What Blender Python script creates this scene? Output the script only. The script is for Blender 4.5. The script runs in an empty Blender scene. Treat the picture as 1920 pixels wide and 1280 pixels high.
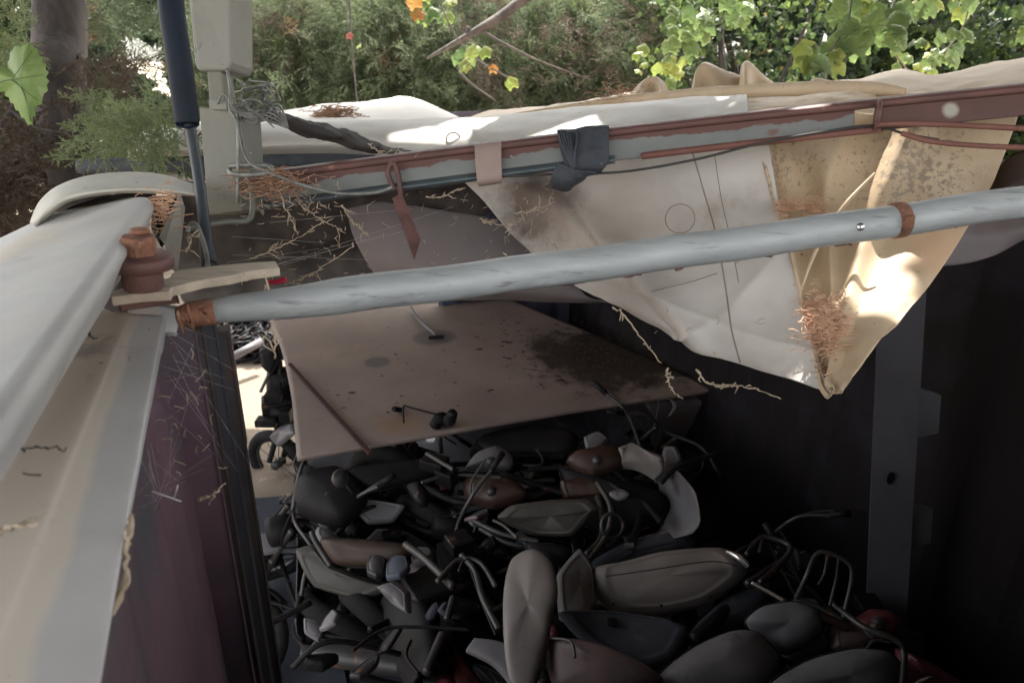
import bpy, bmesh, math, random
import numpy as np
from mathutils import Vector, Matrix, noise
random.seed(7); rng = np.random.default_rng(11)
R = math.radians
S = bpy.context.scene
COL = S.collection
# ---------------------------------------------------------------- camera
PITCH = R(22); F = 1386.7; CZ = 3.1
cs, sn = math.cos(PITCH), math.sin(PITCH)
cam = bpy.data.cameras.new('camera'); co = bpy.data.objects.new('camera', cam); COL.objects.link(co)
co.location = (0, 0, CZ); co.rotation_euler = (R(90) - PITCH, 0, 0)
cam.lens = 26; cam.sensor_width = 36; cam.dof.use_dof = True; cam.dof.focus_distance = 2.1; cam.dof.aperture_fstop = 4.5; cam.clip_start = .02; cam.clip_end = 500
S.camera = co
# ---------------------------------------------------------------- light
SUN_EL, SUN_AZ = R(58), R(8)          # azimuth clockwise from +Y
sdir = Vector((math.sin(SUN_AZ) * math.cos(SUN_EL), math.cos(SUN_AZ) * math.cos(SUN_EL), math.sin(SUN_EL)))
w = bpy.data.worlds.new('World'); S.world = w; w.use_nodes = True
nt = w.node_tree; bg = nt.nodes['Background']
sky = nt.nodes.new('ShaderNodeTexSky'); sky.sky_type = 'NISHITA'; sky.sun_disc = False
sky.sun_elevation = SUN_EL; sky.sun_rotation = SUN_AZ; sky.air_density = 1.0; sky.dust_density = 3.5
hz = nt.nodes.new('ShaderNodeHueSaturation'); hz.inputs['Saturation'].default_value = .16   # milky, slightly hazy sky
nt.links.new(sky.outputs[0], hz.inputs['Color']); tw = nt.nodes.new('ShaderNodeMix'); tw.data_type = 'RGBA'; tw.blend_type = 'MULTIPLY'; tw.inputs[0].default_value = 1; tw.inputs[7].default_value = (1, .975, .935, 1)   # warm dusty air
nt.links.new(hz.outputs[0], tw.inputs[6]); nt.links.new(tw.outputs[2], bg.inputs[0]); bg.inputs[1].default_value = .15
sl = bpy.data.lights.new('sun', 'SUN'); sl.energy = 2.3; sl.angle = R(.5); sl.color = (1, .95, .86)
so = bpy.data.objects.new('sun', sl); COL.objects.link(so)
so.rotation_euler = sdir.to_track_quat('Z', 'Y').to_euler()
S.view_settings.view_transform = 'Standard'; S.view_settings.look = 'None'
S.view_settings.gamma = 1; S.view_settings.exposure = 2.75
S.cycles.max_bounces = 8
# ---------------------------------------------------------------- measuring: photo pixel + distance -> world
def P(px, py, d):
    u = (640 - py) / F * d
    return Vector(((px - 960) / F * d, d * cs + u * sn, CZ + u * cs - d * sn))
def PZ(px, py, z):
    k = -sn + (640 - py) / F * cs
    return P(px, py, (z - CZ) / k)
def PY(px, py, y):
    return P(px, py, y / (cs + (640 - py) / F * sn))
def V(t): return t if isinstance(t, Vector) else P(*t)
# ---------------------------------------------------------------- materials
def mat(name, c1, c2=None, sc=6, rough=.6, metal=0, bump=.15, bsc=40, spots=None, stretch=(1, 1, 1), trans=0, ramp=(.38, .62), coord='Object', vband=None, spec=.5, local=()):
    """spots: list of (colour, scale, threshold, softness[, stretch]); vband: (colour, v0, wobble) colour where UV v > v0"""
    m = bpy.data.materials.new(name); m.use_nodes = True
    t = m.node_tree; n = t.nodes; L = t.links; b = n['Principled BSDF']
    b.inputs['Roughness'].default_value = rough; b.inputs['Metallic'].default_value = metal
    b.inputs['Specular IOR Level'].default_value = spec
    tc = n.new('ShaderNodeTexCoord')
    def mapped(st):
        mp = n.new('ShaderNodeMapping'); mp.inputs['Scale'].default_value = st
        L.new(tc.outputs[coord], mp.inputs[0]); return mp.outputs[0]
    base = mapped(stretch)
    def nz(scale, vec, detail=5, rg=.6):
        q = n.new('ShaderNodeTexNoise'); q.inputs['Scale'].default_value = scale; q.inputs['Detail'].default_value = detail
        q.inputs['Roughness'].default_value = rg; L.new(vec, q.inputs['Vector']); return q.outputs['Fac']
    def rmp(fac, a, bb):
        q = n.new('ShaderNodeMapRange'); q.inputs[1].default_value = a; q.inputs[2].default_value = bb
        L.new(fac, q.inputs[0]); return q.outputs[0]
    def mix(fac, a, bb):
        q = n.new('ShaderNodeMix'); q.data_type = 'RGBA'
        L.new(fac, q.inputs[0])
        for v, s in ((a, q.inputs[6]), (bb, q.inputs[7])):
            if isinstance(v, tuple): s.default_value = (*v, 1)
            else: L.new(v, s)
        return q.outputs[2]
    if c2 is None: c2 = tuple(x * .8 for x in c1)
    col = mix(rmp(nz(sc, base), *ramp), c1, c2)
    if vband:
        vc, v0, wob = vband
        uv = n.new('ShaderNodeSeparateXYZ'); L.new(tc.outputs['UV'], uv.inputs[0])
        a = n.new('ShaderNodeMath'); a.operation = 'MULTIPLY_ADD'; L.new(nz(7, mapped((1, 1, 1)), 4), a.inputs[0])
        a.inputs[1].default_value = wob; L.new(uv.outputs[1], a.inputs[2])
        col = mix(rmp(a.outputs[0], v0 + wob * .5 - .02, v0 + wob * .5 + .02), col, vc)
    for sp in (spots or []):
        st = mapped(sp[4]) if len(sp) > 4 else base
        col = mix(rmp(nz(sp[1], st, 6, .65), sp[2], sp[2] + sp[3]), col, sp[0])
    for ctr, rad, soft, wob, sc_, lc in local:      # a stain of its own shape on the real surface
        gp = n.new('ShaderNodeNewGeometry'); ds = n.new('ShaderNodeVectorMath'); ds.operation = 'DISTANCE'
        L.new(gp.outputs['Position'], ds.inputs[0]); ds.inputs[1].default_value = tuple(ctr)
        ad = n.new('ShaderNodeMath'); ad.operation = 'MULTIPLY_ADD'; L.new(nz(sc_, base, 7, .7), ad.inputs[0]); ad.inputs[1].default_value = wob; L.new(ds.outputs['Value'], ad.inputs[2])
        col = mix(rmp(ad.outputs[0], rad + soft + wob * .5, rad - soft + wob * .5), col, lc)
    L.new(col, b.inputs['Base Color'])
    if bump:
        bp = n.new('ShaderNodeBump'); bp.inputs['Strength'].default_value = bump; bp.inputs['Distance'].default_value = .01
        L.new(nz(bsc, base, 6), bp.inputs['Height']); L.new(bp.outputs[0], b.inputs['Normal'])
    if trans:
        tr = n.new('ShaderNodeBsdfTranslucent'); L.new(col, tr.inputs[0])
        mx = n.new('ShaderNodeMixShader'); mx.inputs[0].default_value = trans
        L.new(b.outputs[0], mx.inputs[1]); L.new(tr.outputs[0], mx.inputs[2])
        L.new(mx.outputs[0], n['Material Output'].inputs[0])
    return m
M = {}
def mk(k, *a, **kw): M[k] = mat(k, *a, **kw)
RUST = (.16, .055, .03)
mk('grey_paint', (.50, .49, .48), (.42, .41, .41), 3, .55, bump=.12, bsc=25, spots=[((.55, .45, .32), 2.2, .52, .22), ((.12, .10, .09), 60, .70, .02, (3, 1, 1)), ((.33, .31, .29), 42, .67, .05), ((.30, .28, .27), 5, .66, .08)])
mk('beige_plate', (.53, .52, .52), (.45, .44, .44), 3, .5, bump=.12, bsc=25, vband=((.62, .565, .50), .60, .12), spots=[((.15, .13, .11), 14, .69, .02), ((.34, .31, .29), 6, .60, .1)])
mk('cap_paint', (.55, .54, .48), (.45, .43, .38), 6, .6, spots=[((.2, .17, .14), 9, .62, .1), ((.1, .09, .08), 30, .66, .03)])
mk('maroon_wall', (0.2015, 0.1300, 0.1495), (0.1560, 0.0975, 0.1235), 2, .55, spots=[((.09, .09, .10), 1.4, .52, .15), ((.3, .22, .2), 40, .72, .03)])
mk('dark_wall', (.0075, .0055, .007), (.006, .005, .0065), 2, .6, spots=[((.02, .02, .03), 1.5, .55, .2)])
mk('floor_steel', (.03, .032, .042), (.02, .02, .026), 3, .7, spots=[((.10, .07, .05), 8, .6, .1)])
mk('shade_blue', (.042, .047, .062), (.03, .034, .045), 6, .8, spots=[((.10, .09, .09), 9, .6, .1)])  # shadowed ground, the shade put into a dark blue colour
mk('blue_wall', (0.0600, 0.0660, 0.1080), (0.0480, 0.0480, 0.0780), 2, .6)
mk('tab_grey', (.12, .118, .13), (.09, .088, .10), 5, .6)
mk('post_dark', (.095, .08, .08), (.065, .055, .057), 4, .55, spots=[((.12, .06, .045), 7, .56, .1), ((.26, .2, .17), 22, .7, .03)])
mk('post_grey', (.085, .083, .095), (.065, .063, .075), 4, .6, spots=[((.16, .15, .16), 18, .68, .03)])
mk('mauve_edge', (.34, .24, .23), (.26, .18, .18), 5, .6)
mk('olive_paint', (.175, .175, .145), (.14, .14, .12), 5, .55, bump=.08, spots=[((.10, .09, .07), 14, .64, .08), ((.4, .4, .37), 25, .68, .03)])
mk('sleeve_paint', (.235, .235, .21), (.19, .19, .17), 4, .5, bump=.1, spots=[((.13, .12, .10), 13, .64, .06), ((.18, .17, .15), 4, .6, .15)])
mk('navy', (.010, .017, .033), (.006, .010, .02), 3, .55, spots=[((.05, .05, .06), 20, .68, .05)], spec=.2)
mk('rod', (.055, .065, .075), (.035, .04, .045), 4, .4, .2)
mk('galv', (.41, .43, .435), (.33, .35, .355), 5, .5, .08, bump=.1, bsc=50, stretch=(1, 4, 4), spots=[((.21, .22, .22), 4, .58, .10, (.3, 16, 16)), ((.52, .56, .57), 3, .58, .1), ((.28, .16, .10), 26, .705, .03)])
mk('rust', (.27, .125, .075), (.17, .075, .05), 30, .9, bump=.6, bsc=80, spots=[((.38, .21, .13), 45, .58, .06), ((.10, .05, .04), 30, .62, .05)])
mk('rust_dark', (.15, .07, .06), (.09, .045, .04), 20, .85, bump=.5, bsc=90, spots=[((.3, .13, .08), 30, .62, .05)])
mk('red_oxide', (.14, .062, .054), (.10, .048, .043), 9, .6, bump=.15, spots=[((.30, .15, .11), 22, .63, .06)])
mk('rod_red', (.21, .09, .07), (.16, .065, .05), 9, .65, bump=.2, spots=[((.10, .045, .035), 22, .63, .06)])
mk('beam_face', (.21, .22, .21), (.17, .18, .175), 8, .6, bump=.12, stretch=(.5, 1, 1), vband=((.13, .062, .053), .62, .75), spots=[((.17, .07, .05), 6, .60, .05), ((.42, .42, .38), 14, .66, .03)])
mk('beam_face_red', (.125, .062, .054), (.09, .048, .043), 8, .6, bump=.15, local=[(P(1572, 222, 1.79), .014, .003, .008, 20, (.36, .34, .31)), (P(1785, 204, 1.74), .02, .004, .012, 20, (.40, .37, .32))], spots=[((.40, .34, .27), 3.2, .60, .06), ((.30, .17, .10), 2.2, .60, .12, (1, 1, 3))])
mk('bare_edge', (.12, .15, .165), (.08, .10, .11), 9, .5, .3)
mk('tape', (.36, .27, .24), (.30, .22, .20), 4, .7, bump=.1)
mk('rubber', (.055, .062, .075), (.035, .04, .05), 14, .75, bump=.6, bsc=35, spots=[((.12, .13, .14), 30, .64, .05)])
mk('cable', (.05, .045, .04), (.03, .03, .03), 30, .7)
mk('wire', (.26, .27, .25), (.16, .16, .15), 30, .5, .4)
mk('wood', (.58, .49, .39), (.44, .37, .29), 4, .85, bump=.5, bsc=60, stretch=(1, 8, 8), spots=[((.16, .11, .08), 5, .62, .08, (1, 10, 10))])
TS = (.62, .60, .55)
mk('tarp_white', TS, (.54, .51, .47), 3.2, .55, bump=.25, bsc=9, trans=.04, spots=[((.32, .25, .17), 2.6, .64, .10), ((.22, .16, .11), 11, .69, .03), ((.5, .46, .42), 7, .60, .12)])
mk('tarp_hang', (.68, .64, .60), (.60, .555, .51), 2.6, .5, bump=.15, bsc=7, trans=.08, local=[(P(1010, 385, 2.22), .13, .05, .22, 9, (.17, .125, .105)), (P(1150, 430, 2.15), .16, .12, .25, 7, (.42, .36, .31)), (P(1180, 570, 2.1), .12, .1, .1, 5, (.36, .32, .29))], spots=[((.40, .33, .25), 3.0, .59, .12), ((.20, .15, .11), 22, .70, .03)])
mk('tarp_dirty', (.22, .165, .14), (.32, .27, .22), 6, .75, bump=.5, bsc=30, spots=[((.10, .07, .055), 8, .56, .10)])
mk('tarp_shade', (0.1950, 0.1650, 0.1650), (0.1575, 0.1350, 0.1387), 2, .6, bump=.1, bsc=8, spots=[((.30, .26, .24), 15, .66, .05)])  # tarp darkened in colour for its sheets in shade
mk('tarp_tan', (.64, .50, .345), (.54, .405, .265), 3.5, .6, bump=.25, bsc=10, trans=.05, local=[(P(1715, 315, 1.96), .03, .05, 1.2, 60, (.33, .26, .19)), (P(1460, 320, 2.06), .03, .05, .9, 60, (.32, .25, .18)), (P(1760, 470, 1.93), .07, .06, .15, 6, (.62, .40, .25))], spots=[((.72, .60, .44), 2.0, .60, .16), ((.36, .25, .16), 3.0, .69, .1), ((.17, .12, .085), 48, .655, .03)])
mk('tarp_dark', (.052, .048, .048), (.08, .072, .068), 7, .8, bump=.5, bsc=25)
mk('seam', (.30, .24, .18), (.22, .17, .13), 10, .8)
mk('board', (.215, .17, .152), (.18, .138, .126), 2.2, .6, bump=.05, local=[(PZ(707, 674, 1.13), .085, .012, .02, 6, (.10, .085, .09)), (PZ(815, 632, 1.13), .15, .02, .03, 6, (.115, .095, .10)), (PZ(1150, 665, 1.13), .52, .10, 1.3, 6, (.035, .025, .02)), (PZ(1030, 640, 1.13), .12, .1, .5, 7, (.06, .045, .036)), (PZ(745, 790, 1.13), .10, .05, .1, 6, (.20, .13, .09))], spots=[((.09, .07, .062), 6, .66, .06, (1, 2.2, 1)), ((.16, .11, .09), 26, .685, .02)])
mk('board_strip', (.06, .03, .03), (.04, .02, .02), 9, .7)
mk('stain', (.15, .13, .145), (.19, .16, .17), 6, .6)
mk('needle', (.50, .31, .20), (.36, .20, .13), 20, .8, bump=0, trans=.1)
mk('needle_hot', (.85, .56, .38), (.68, .40, .26), 20, .8, bump=0, trans=.1)
mk('twig', (.52, .42, .31), (.36, .28, .20), 14, .8, bump=.3)
mk('web', (.55, .53, .52), (.5, .5, .5), 5, .8, bump=0)
mk('yard', (0.1836, 0.1462, 0.1122), (0.1564, 0.1258, 0.0952), 1.2, .9, bump=.3, bsc=30, spots=[((.2, .15, .11), 14, .68, .03), ((.32, .27, .21), 5, .6, .1)])
mk('black', (0.0078, 0.0078, 0.0090), (0.0123, 0.0112, 0.0123), 6, .55, bump=.1)
mk('tyre', (.012, .012, .013), (.018, .017, .017), 10, .85, bump=.4, bsc=60)
mk('engine', (0.0159, 0.0159, 0.0183), (0.0097, 0.0097, 0.0110), 12, .45, .5, bump=.3, spots=[((.10, .06, .04), 14, .6, .1)])
mk('chrome', (.55, .55, .55), (.4, .4, .4), 9, .25, .9, bump=0, spots=[((.2, .1, .06), 25, .64, .05)])
mk('tube_dark', (0.0180, 0.0172, 0.0188), (0.0120, 0.0112, 0.0120), 10, .5, .3, spots=[((.10, .05, .03), 15, .6, .08)])
mk('tube_grey', (0.0562, 0.0547, 0.0562), (0.0375, 0.0360, 0.0375), 10, .45, .4, spots=[((.16, .08, .05), 15, .62, .06)])
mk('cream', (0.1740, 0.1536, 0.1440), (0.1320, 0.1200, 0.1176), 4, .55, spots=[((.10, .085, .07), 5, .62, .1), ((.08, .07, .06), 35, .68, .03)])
mk('cream_dim', (0.0525, 0.0476, 0.0420), (0.0385, 0.0350, 0.0322), 4, .6, spots=[((.07, .06, .05), 5, .6, .1)])  # copy of cream, darkened in colour for panels in shade
mk('mudgrey', (0.1323, 0.1265, 0.1380), (0.0978, 0.0943, 0.1035), 4, .55, spots=[((.07, .06, .06), 6, .62, .1)])
mk('bluegrey', (0.0775, 0.0850, 0.1100), (0.0562, 0.0625, 0.0813), 4, .5, spots=[((.13, .12, .12), 6, .62, .1)])
mk('seat_grey', (0.1329, 0.1329, 0.1484), (0.1016, 0.1016, 0.1125), 5, .7, bump=.2, bsc=60, spots=[((.20, .18, .17), 4, .58, .15)])
mk('red', (0.1650, 0.0330, 0.0450), (0.1125, 0.0270, 0.0360), 4, .45, spots=[((.16, .13, .12), 5, .60, .12)])
mk('rosy', (0.1500, 0.1020, 0.1080), (0.1080, 0.0780, 0.0840), 4, .5, spots=[((.14, .13, .13), 5, .58, .12)])
mk('brown_tank', (0.0382, 0.0162, 0.0118), (0.0265, 0.0118, 0.0088), 5, .5, spots=[((.09, .09, .06), 4, .58, .12)])
mk('orange_tan', (0.0428, 0.0227, 0.0151), (0.0328, 0.0189, 0.0126), 4, .6)
mk('bark', (.10, .085, .08), (.055, .047, .047), 10, .95, bump=1, bsc=18, stretch=(1, 1, .25), spots=[((.12, .10, .09), 8, .6, .08)])
mk('cypress', (.11, .14, .075), (.07, .095, .05), 1.4, .7, bump=0, trans=.38, spots=[((.17, .085, .04), 1.1, .60, .06), ((.17, .21, .06), 1.9, .60, .06)])
mk('cypress_light', (.24, .29, .15), (.17, .215, .105), 2.5, .7, bump=0, trans=.4, spots=[((.22, .13, .07), 1.6, .62, .06)])
mk('cypress_mid', (.17, .205, .115), (.11, .14, .075), 1.6, .7, bump=0, trans=.4, spots=[((.21, .13, .075), 1.3, .60, .06), ((.20, .25, .09), 2.2, .60, .06)])
mk('cypress_dry', (.13, .095, .07), (.085, .062, .048), 2.5, .8, bump=0, trans=.25, spots=[((.09, .11, .05), 2.2, .56, .08)])
mk('dark_leaf', (.035, .06, .028), (.022, .038, .02), 1.2, .6, bump=0, trans=.3, spots=[((.07, .11, .04), 1.3, .60, .06)])
mk('bush_leaf', (.085, .125, .045), (.055, .09, .03), 2, .5, bump=0, trans=.5, spots=[((.25, .30, .06), 2.4, .58, .06), ((.2, .15, .05), 3, .64, .05)])
mk('vine_leaf', (.13, .19, .07), (.085, .14, .05), 6, .45, bump=.15, bsc=60, trans=.4, spots=[((.19, .28, .09), 9, .58, .08)])
mk('vine_yellow', (.22, .26, .07), (.15, .21, .055), 8, .5, bump=.15, bsc=60, trans=.42)
mk('big_leaf', (.27, .38, .14), (.20, .31, .10), 8, .5, bump=.15, bsc=60, trans=.35, spots=[((.32, .42, .18), 12, .58, .08)])
mk('leaf_orange', (.30, .13, .04), (.24, .16, .05), 14, .6, bump=0, trans=.5)
mk('leaf_red', (.28, .09, .07), (.22, .07, .06), 14, .6, bump=0, trans=.4)
mk('red_tag', (.45, .02, .05), (.35, .02, .04), 14, .35, bump=0)
for k in ('dark_wall', 'black', 'post_grey', 'post_dark', 'tube_dark', 'tyre', 'floor_steel', 'maroon_wall', 'engine', 'tarp_dark', 'seat_grey', 'bluegrey', 'blue_wall', 'board_strip', 'shade_blue'): M[k].node_tree.nodes['Principled BSDF'].inputs['Specular IOR Level'].default_value = .15
# ---------------------------------------------------------------- object helpers
def props(o, label=None, cat=None, group=None, kind=None):
    for k, v in (('label', label), ('category', cat), ('group', group), ('kind', kind)):
        if v: o[k] = v
    return o
def thing(name, label, cat, loc, group=None):
    o = bpy.data.objects.new(name, None); COL.objects.link(o); o.location = loc; o.empty_display_size = .1
    return props(o, label, cat, group)
def crom(pts, n, closed=False):
    """smooth resample of a polyline (Catmull-Rom)"""
    m = len(pts); out = []
    if m == 1: return [pts[0]] * n
    segs = m if closed else m - 1
    for i in range(n):
        t = i / (n if closed else n - 1) * segs; k = min(int(t), segs - 1); f = t - k
        if closed: a, b, c, d = (pts[(k + j) % m] for j in (-1, 0, 1, 2))
        else: a, b, c, d = (pts[max(0, min(m - 1, k + j))] for j in (-1, 0, 1, 2))
        out.append(.5 * ((2 * b) + (c - a) * f + (2 * a - 5 * b + 4 * c - d) * f * f + (3 * b - a - 3 * c + d) * f ** 3))
    return out
class MB:
    def __init__(s): s.v = []; s.f = []; s.uv = []; s.sh = []
    def add(s, vs, fs, uvs=None, smooth=True):
        o = len(s.v); s.v += vs
        for k, f in enumerate(fs):
            s.f.append(tuple(i + o for i in f)); s.sh.append(smooth)
            s.uv.append([uvs[i] for i in f] if uvs else [(0, 0)] * len(f))
        return s
    def tube(s, pts, r, n=10, res=None, cap=True):
        pts = [V(p) for p in pts]
        m = len(pts)
        if res: 
            rr = r if isinstance(r, (list, tuple)) else [r] * m
            q = crom(pts, res); rq = [x.x for x in crom([Vector((x, 0, 0)) for x in rr], res)]; pts, r = q, rq
        m = len(pts)
        if not isinstance(r, (list, tuple)): r = [r] * m
        vs = []; uvs = []; prev = None; L = 0
        for i, p in enumerate(pts):
            t = (pts[min(i + 1, m - 1)] - pts[max(i - 1, 0)])
            t = t.normalized() if t.length > 1e-9 else Vector((0, 0, 1))
            if prev is None:
                a = Vector((0, 0, 1)) if abs(t.z) < .9 else Vector((1, 0, 0)); prev = (a - t * a.dot(t)).normalized()
            else:
                prev = prev - t * prev.dot(t); prev = prev.normalized() if prev.length > 1e-6 else Vector((1, 0, 0))
            bn = t.cross(prev)
            if i: L += (p - pts[i - 1]).length
            for j in range(n):
                a = 2 * math.pi * j / n; vs.append(p + (prev * math.cos(a) + bn * math.sin(a)) * r[i]); uvs.append((L, j / n))
        fs = [(i * n + j, i * n + (j + 1) % n, (i + 1) * n + (j + 1) % n, (i + 1) * n + j) for i in range(m - 1) for j in range(n)]
        if cap: fs += [tuple(range(n))[::-1], tuple((m - 1) * n + j for j in range(n))]
        return s.add(vs, fs, uvs)
    def box(s, c, ax, ay, az, bev=0):
        """c centre, three half-axis vectors; chamfered when bev"""
        c = V(c); b = bev
        if not b:
            vs = [c + ax * i + ay * j + az * k for i in (-1, 1) for j in (-1, 1) for k in (-1, 1)]
            fs = [(0, 1, 3, 2), (4, 6, 7, 5), (0, 4, 5, 1), (2, 3, 7, 6), (0, 2, 6, 4), (1, 5, 7, 3)]
            return s.add(vs, fs, smooth=False)
        bm = bmesh.new(); bmesh.ops.create_cube(bm, size=2)
        mt = Matrix((ax, ay, az)).transposed()
        for v in bm.verts: v.co = mt @ v.co
        bmesh.ops.bevel(bm, geom=bm.edges[:], offset=b, segments=3, affect='EDGES', profile=.6)
        bm.verts.index_update()
        s.add([v.co + c for v in bm.verts], [tuple(v.index for v in f.verts) for f in bm.faces], smooth=False); bm.free(); return s
    def bar(s, a, b, wx, wz, bev=0, up=Vector((0, 0, 1))):
        a, b = V(a), V(b); t = (b - a); h = t / 2; t = t.normalized()
        sd = t.cross(up).normalized(); u2 = sd.cross(t)
        return s.box((a + b) / 2, h, sd * wx / 2, u2 * wz / 2, bev)
    def loft(s, rows, nu, nv, thick=.004, amp=0, ns=6, fold=None, smooth=True, seed=0, wob=None):
        rows = [crom([V(p) for p in r], nv) for r in rows]
        cols = [crom([r[j] for r in rows], nu) for j in range(nv)]
        g = [[cols[j][i] for j in range(nv)] for i in range(nu)]
        def nrm(i, j):
            a = g[min(i + 1, nu - 1)][j] - g[max(i - 1, 0)][j]; b = g[i][min(j + 1, nv - 1)] - g[i][max(j - 1, 0)]
            c = a.cross(b); return c.normalized() if c.length > 1e-12 else Vector((0, 0, 1))
        N = [[nrm(i, j) for j in range(nv)] for i in range(nu)]
        if amp or fold:
            for i in range(nu):
                for j in range(nv):
                    p = g[i][j]; q = p * ns + Vector((seed, seed * .7, 0)); d = 0
                    if amp: d += amp * (noise.noise(q) + .5 * noise.noise(q * 2.1) + .25 * noise.noise(q * 4.7))
                    if fold: d += fold(i / (nu - 1), j / (nv - 1))
                    g[i][j] = p + N[i][j] * d
            N = [[nrm(i, j) for j in range(nv)] for i in range(nu)]
        vs = [p for r in g for p in r]; uv = [(j / (nv - 1), i / (nu - 1)) for i in range(nu) for j in range(nv)]
        fs = [(i * nv + j, i * nv + j + 1, (i + 1) * nv + j + 1, (i + 1) * nv + j) for i in range(nu - 1) for j in range(nv - 1)]
        if thick:
            o = nu * nv
            for i in range(nu):
                for j in range(nv): vs.append(g[i][j] - N[i][j] * thick)
            uv = uv * 2
            fs += [tuple(k + o for k in f[::-1]) for f in fs]
            rim = [j for j in range(nv)] + [i * nv + nv - 1 for i in range(1, nu)] + [(nu - 1) * nv + j for j in range(nv - 2, -1, -1)] + [i * nv for i in range(nu - 2, 0, -1)]
            for a, b in zip(rim, rim[1:] + rim[:1]): fs.append((b, a, a + o, b + o))
        s.add(vs, fs, uv, smooth); return s
    def puff(s, outline, thick=.08, n=40, rings=7, back=.7, pw=2.5, jit=0, seed=0, sharp=0, bend=0, inset=0):
        """closed rounded shell whose silhouette is the outline (points), bulging both ways"""
        pts = crom([V(p) for p in outline], n, True)
        if sharp:
            O = [V(p) for p in outline]; m0 = len(O); lin = [O[int(i / n * m0)].lerp(O[(int(i / n * m0) + 1) % m0], i / n * m0 % 1) for i in range(n)]; pts = [p.lerp(q, sharp) for p, q in zip(pts, lin)]
        c = sum(pts, Vector()) / n
        nn = Vector()
        for i in range(n): nn += (pts[i] - c).cross(pts[(i + 1) % n] - c)
        nn.normalize()
        if nn.dot(Vector((0, 0, CZ)) - c) < 0: nn = -nn
        vs = []; fs = []
        ln_ = max(pts, key=lambda p: (p - c).length) - c; axs = nn.cross(ln_.normalized()); hw = max(abs((p - c).dot(axs)) for p in pts) + 1e-6
        def ring(t, sg):
            sc = 1 - t; h = (1 - sc ** pw) ** (1 / pw) * thick * (1 if sg > 0 else back)
            if inset and sg > 0 and t > .21: h -= inset
            out = []
            for p in pts:
                q = c + (p - c) * sc; f = (q - c).dot(axs) / hw
                q = q + nn * (h * sg - bend * thick * f * f)
                if jit: q = q + nn * jit * noise.noise(q * 9 + Vector((seed, 0, 0)))
                out.append(q)
            return out
        ts = [0, .008, .03, .07, .12, .17, .205, .225, .3, .42, .58, .75, .9, .97] if n >= 40 else [1 - math.cos(k / rings * math.pi / 2) for k in range(rings)] 
        front = [ring(t, 1) for t in ts]; backr = [ring(t, -1) for t in ts][1:]
        allr = backr[::-1] + front; m = len(allr)
        for r in allr: vs += r
        fs = [(i * n + j, i * n + (j + 1) % n, (i + 1) * n + (j + 1) % n, (i + 1) * n + j) for i in range(m - 1) for j in range(n)]
        fs += [tuple(range(n))[::-1], tuple((m - 1) * n + j for j in range(n))]
        return s.add(vs, fs)
    def slab(s, outline, thick=.01, n=None, nn=None):
        """flat plate with thickness from an outline"""
        pts = [V(p) for p in outline]
        if n: pts = crom(pts, n, True)
        m = len(pts); c = sum(pts, Vector()) / m
        if nn is None:
            nn = Vector()
            for i in range(m): nn += (pts[i] - c).cross(pts[(i + 1) % m] - c)
            nn.normalize()
        if nn.dot(Vector((0, 0, CZ)) - c) < 0: pts = pts[::-1]; nn = -nn if False else nn
        if nn.dot(Vector((0, 0, CZ)) - c) < 0: nn = -nn
        vs = pts + [p - nn * thick for p in pts]
        fs = [tuple(range(m)), tuple(range(m, 2 * m))[::-1]] + [(i, i + m, (i + 1) % m + m, (i + 1) % m) for i in range(m)]
        return s.add(vs, fs, smooth=False)
    def ring(s, c, nrm, R_, r, n=28, k=8):
        c = V(c); nrm = Vector(nrm).normalized(); a = nrm.orthogonal().normalized(); b = nrm.cross(a)
        pts = [c + (a * math.cos(t) + b * math.sin(t)) * R_ for t in [2 * math.pi * i / n for i in range(n + 1)]]
        return s.tube(pts, r, k, cap=False)
    def build(s, name, m, parent=None, sharp=None):
        me = bpy.data.meshes.new(name)
        off = parent.matrix_world.translation.copy() if False else (Vector(parent['_o']) if parent is not None and '_o' in parent else Vector())
        org = off
        if parent is None:
            lo = [min(v[i] for v in s.v) for i in range(3)]; hi = [max(v[i] for v in s.v) for i in range(3)]
            org = Vector(((lo[0] + hi[0]) / 2, (lo[1] + hi[1]) / 2, lo[2]))
        me.from_pydata([tuple(v - org) for v in s.v], [], s.f)
        ul = me.uv_layers.new(name='UVMap')
        ul.data.foreach_set('uv', [c for f in s.uv for uv in f for c in uv])
        me.polygons.foreach_set('use_smooth', s.sh)
        me.update()
        bm = bmesh.new(); bm.from_mesh(me); bmesh.ops.recalc_face_normals(bm, faces=bm.faces[:]); bm.to_mesh(me); bm.free()
        me.materials.append(M[m] if isinstance(m, str) else m)
        o = bpy.data.objects.new(name, me); COL.objects.link(o)
        if parent is not None:
            o.parent = parent
            o['_o'] = tuple(org)
        else:
            o.location = org; o['_o'] = tuple(org)
        return o
def root(name, label, cat, loc, group=None):
    loc = V(loc); o = thing(name, label, cat, loc, group); o['_o'] = tuple(loc); return o
def top(mb, name, m, label, cat, group=None, kind=None):
    return props(mb.build(name, m), label, cat, group, kind)
# ---------------------------------------------------------------- ground
g = MB()
g.add([Vector((x, y, 0)) for x, y in ((-90, -90), (90, -90), (90, 140), (-90, 140))], [(0, 1, 2, 3)], smooth=False)
top(g, 'ground', 'yard', 'pale sandy yard ground outside and under the open container', 'ground', kind='structure')['kind'] = 'structure'
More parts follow.
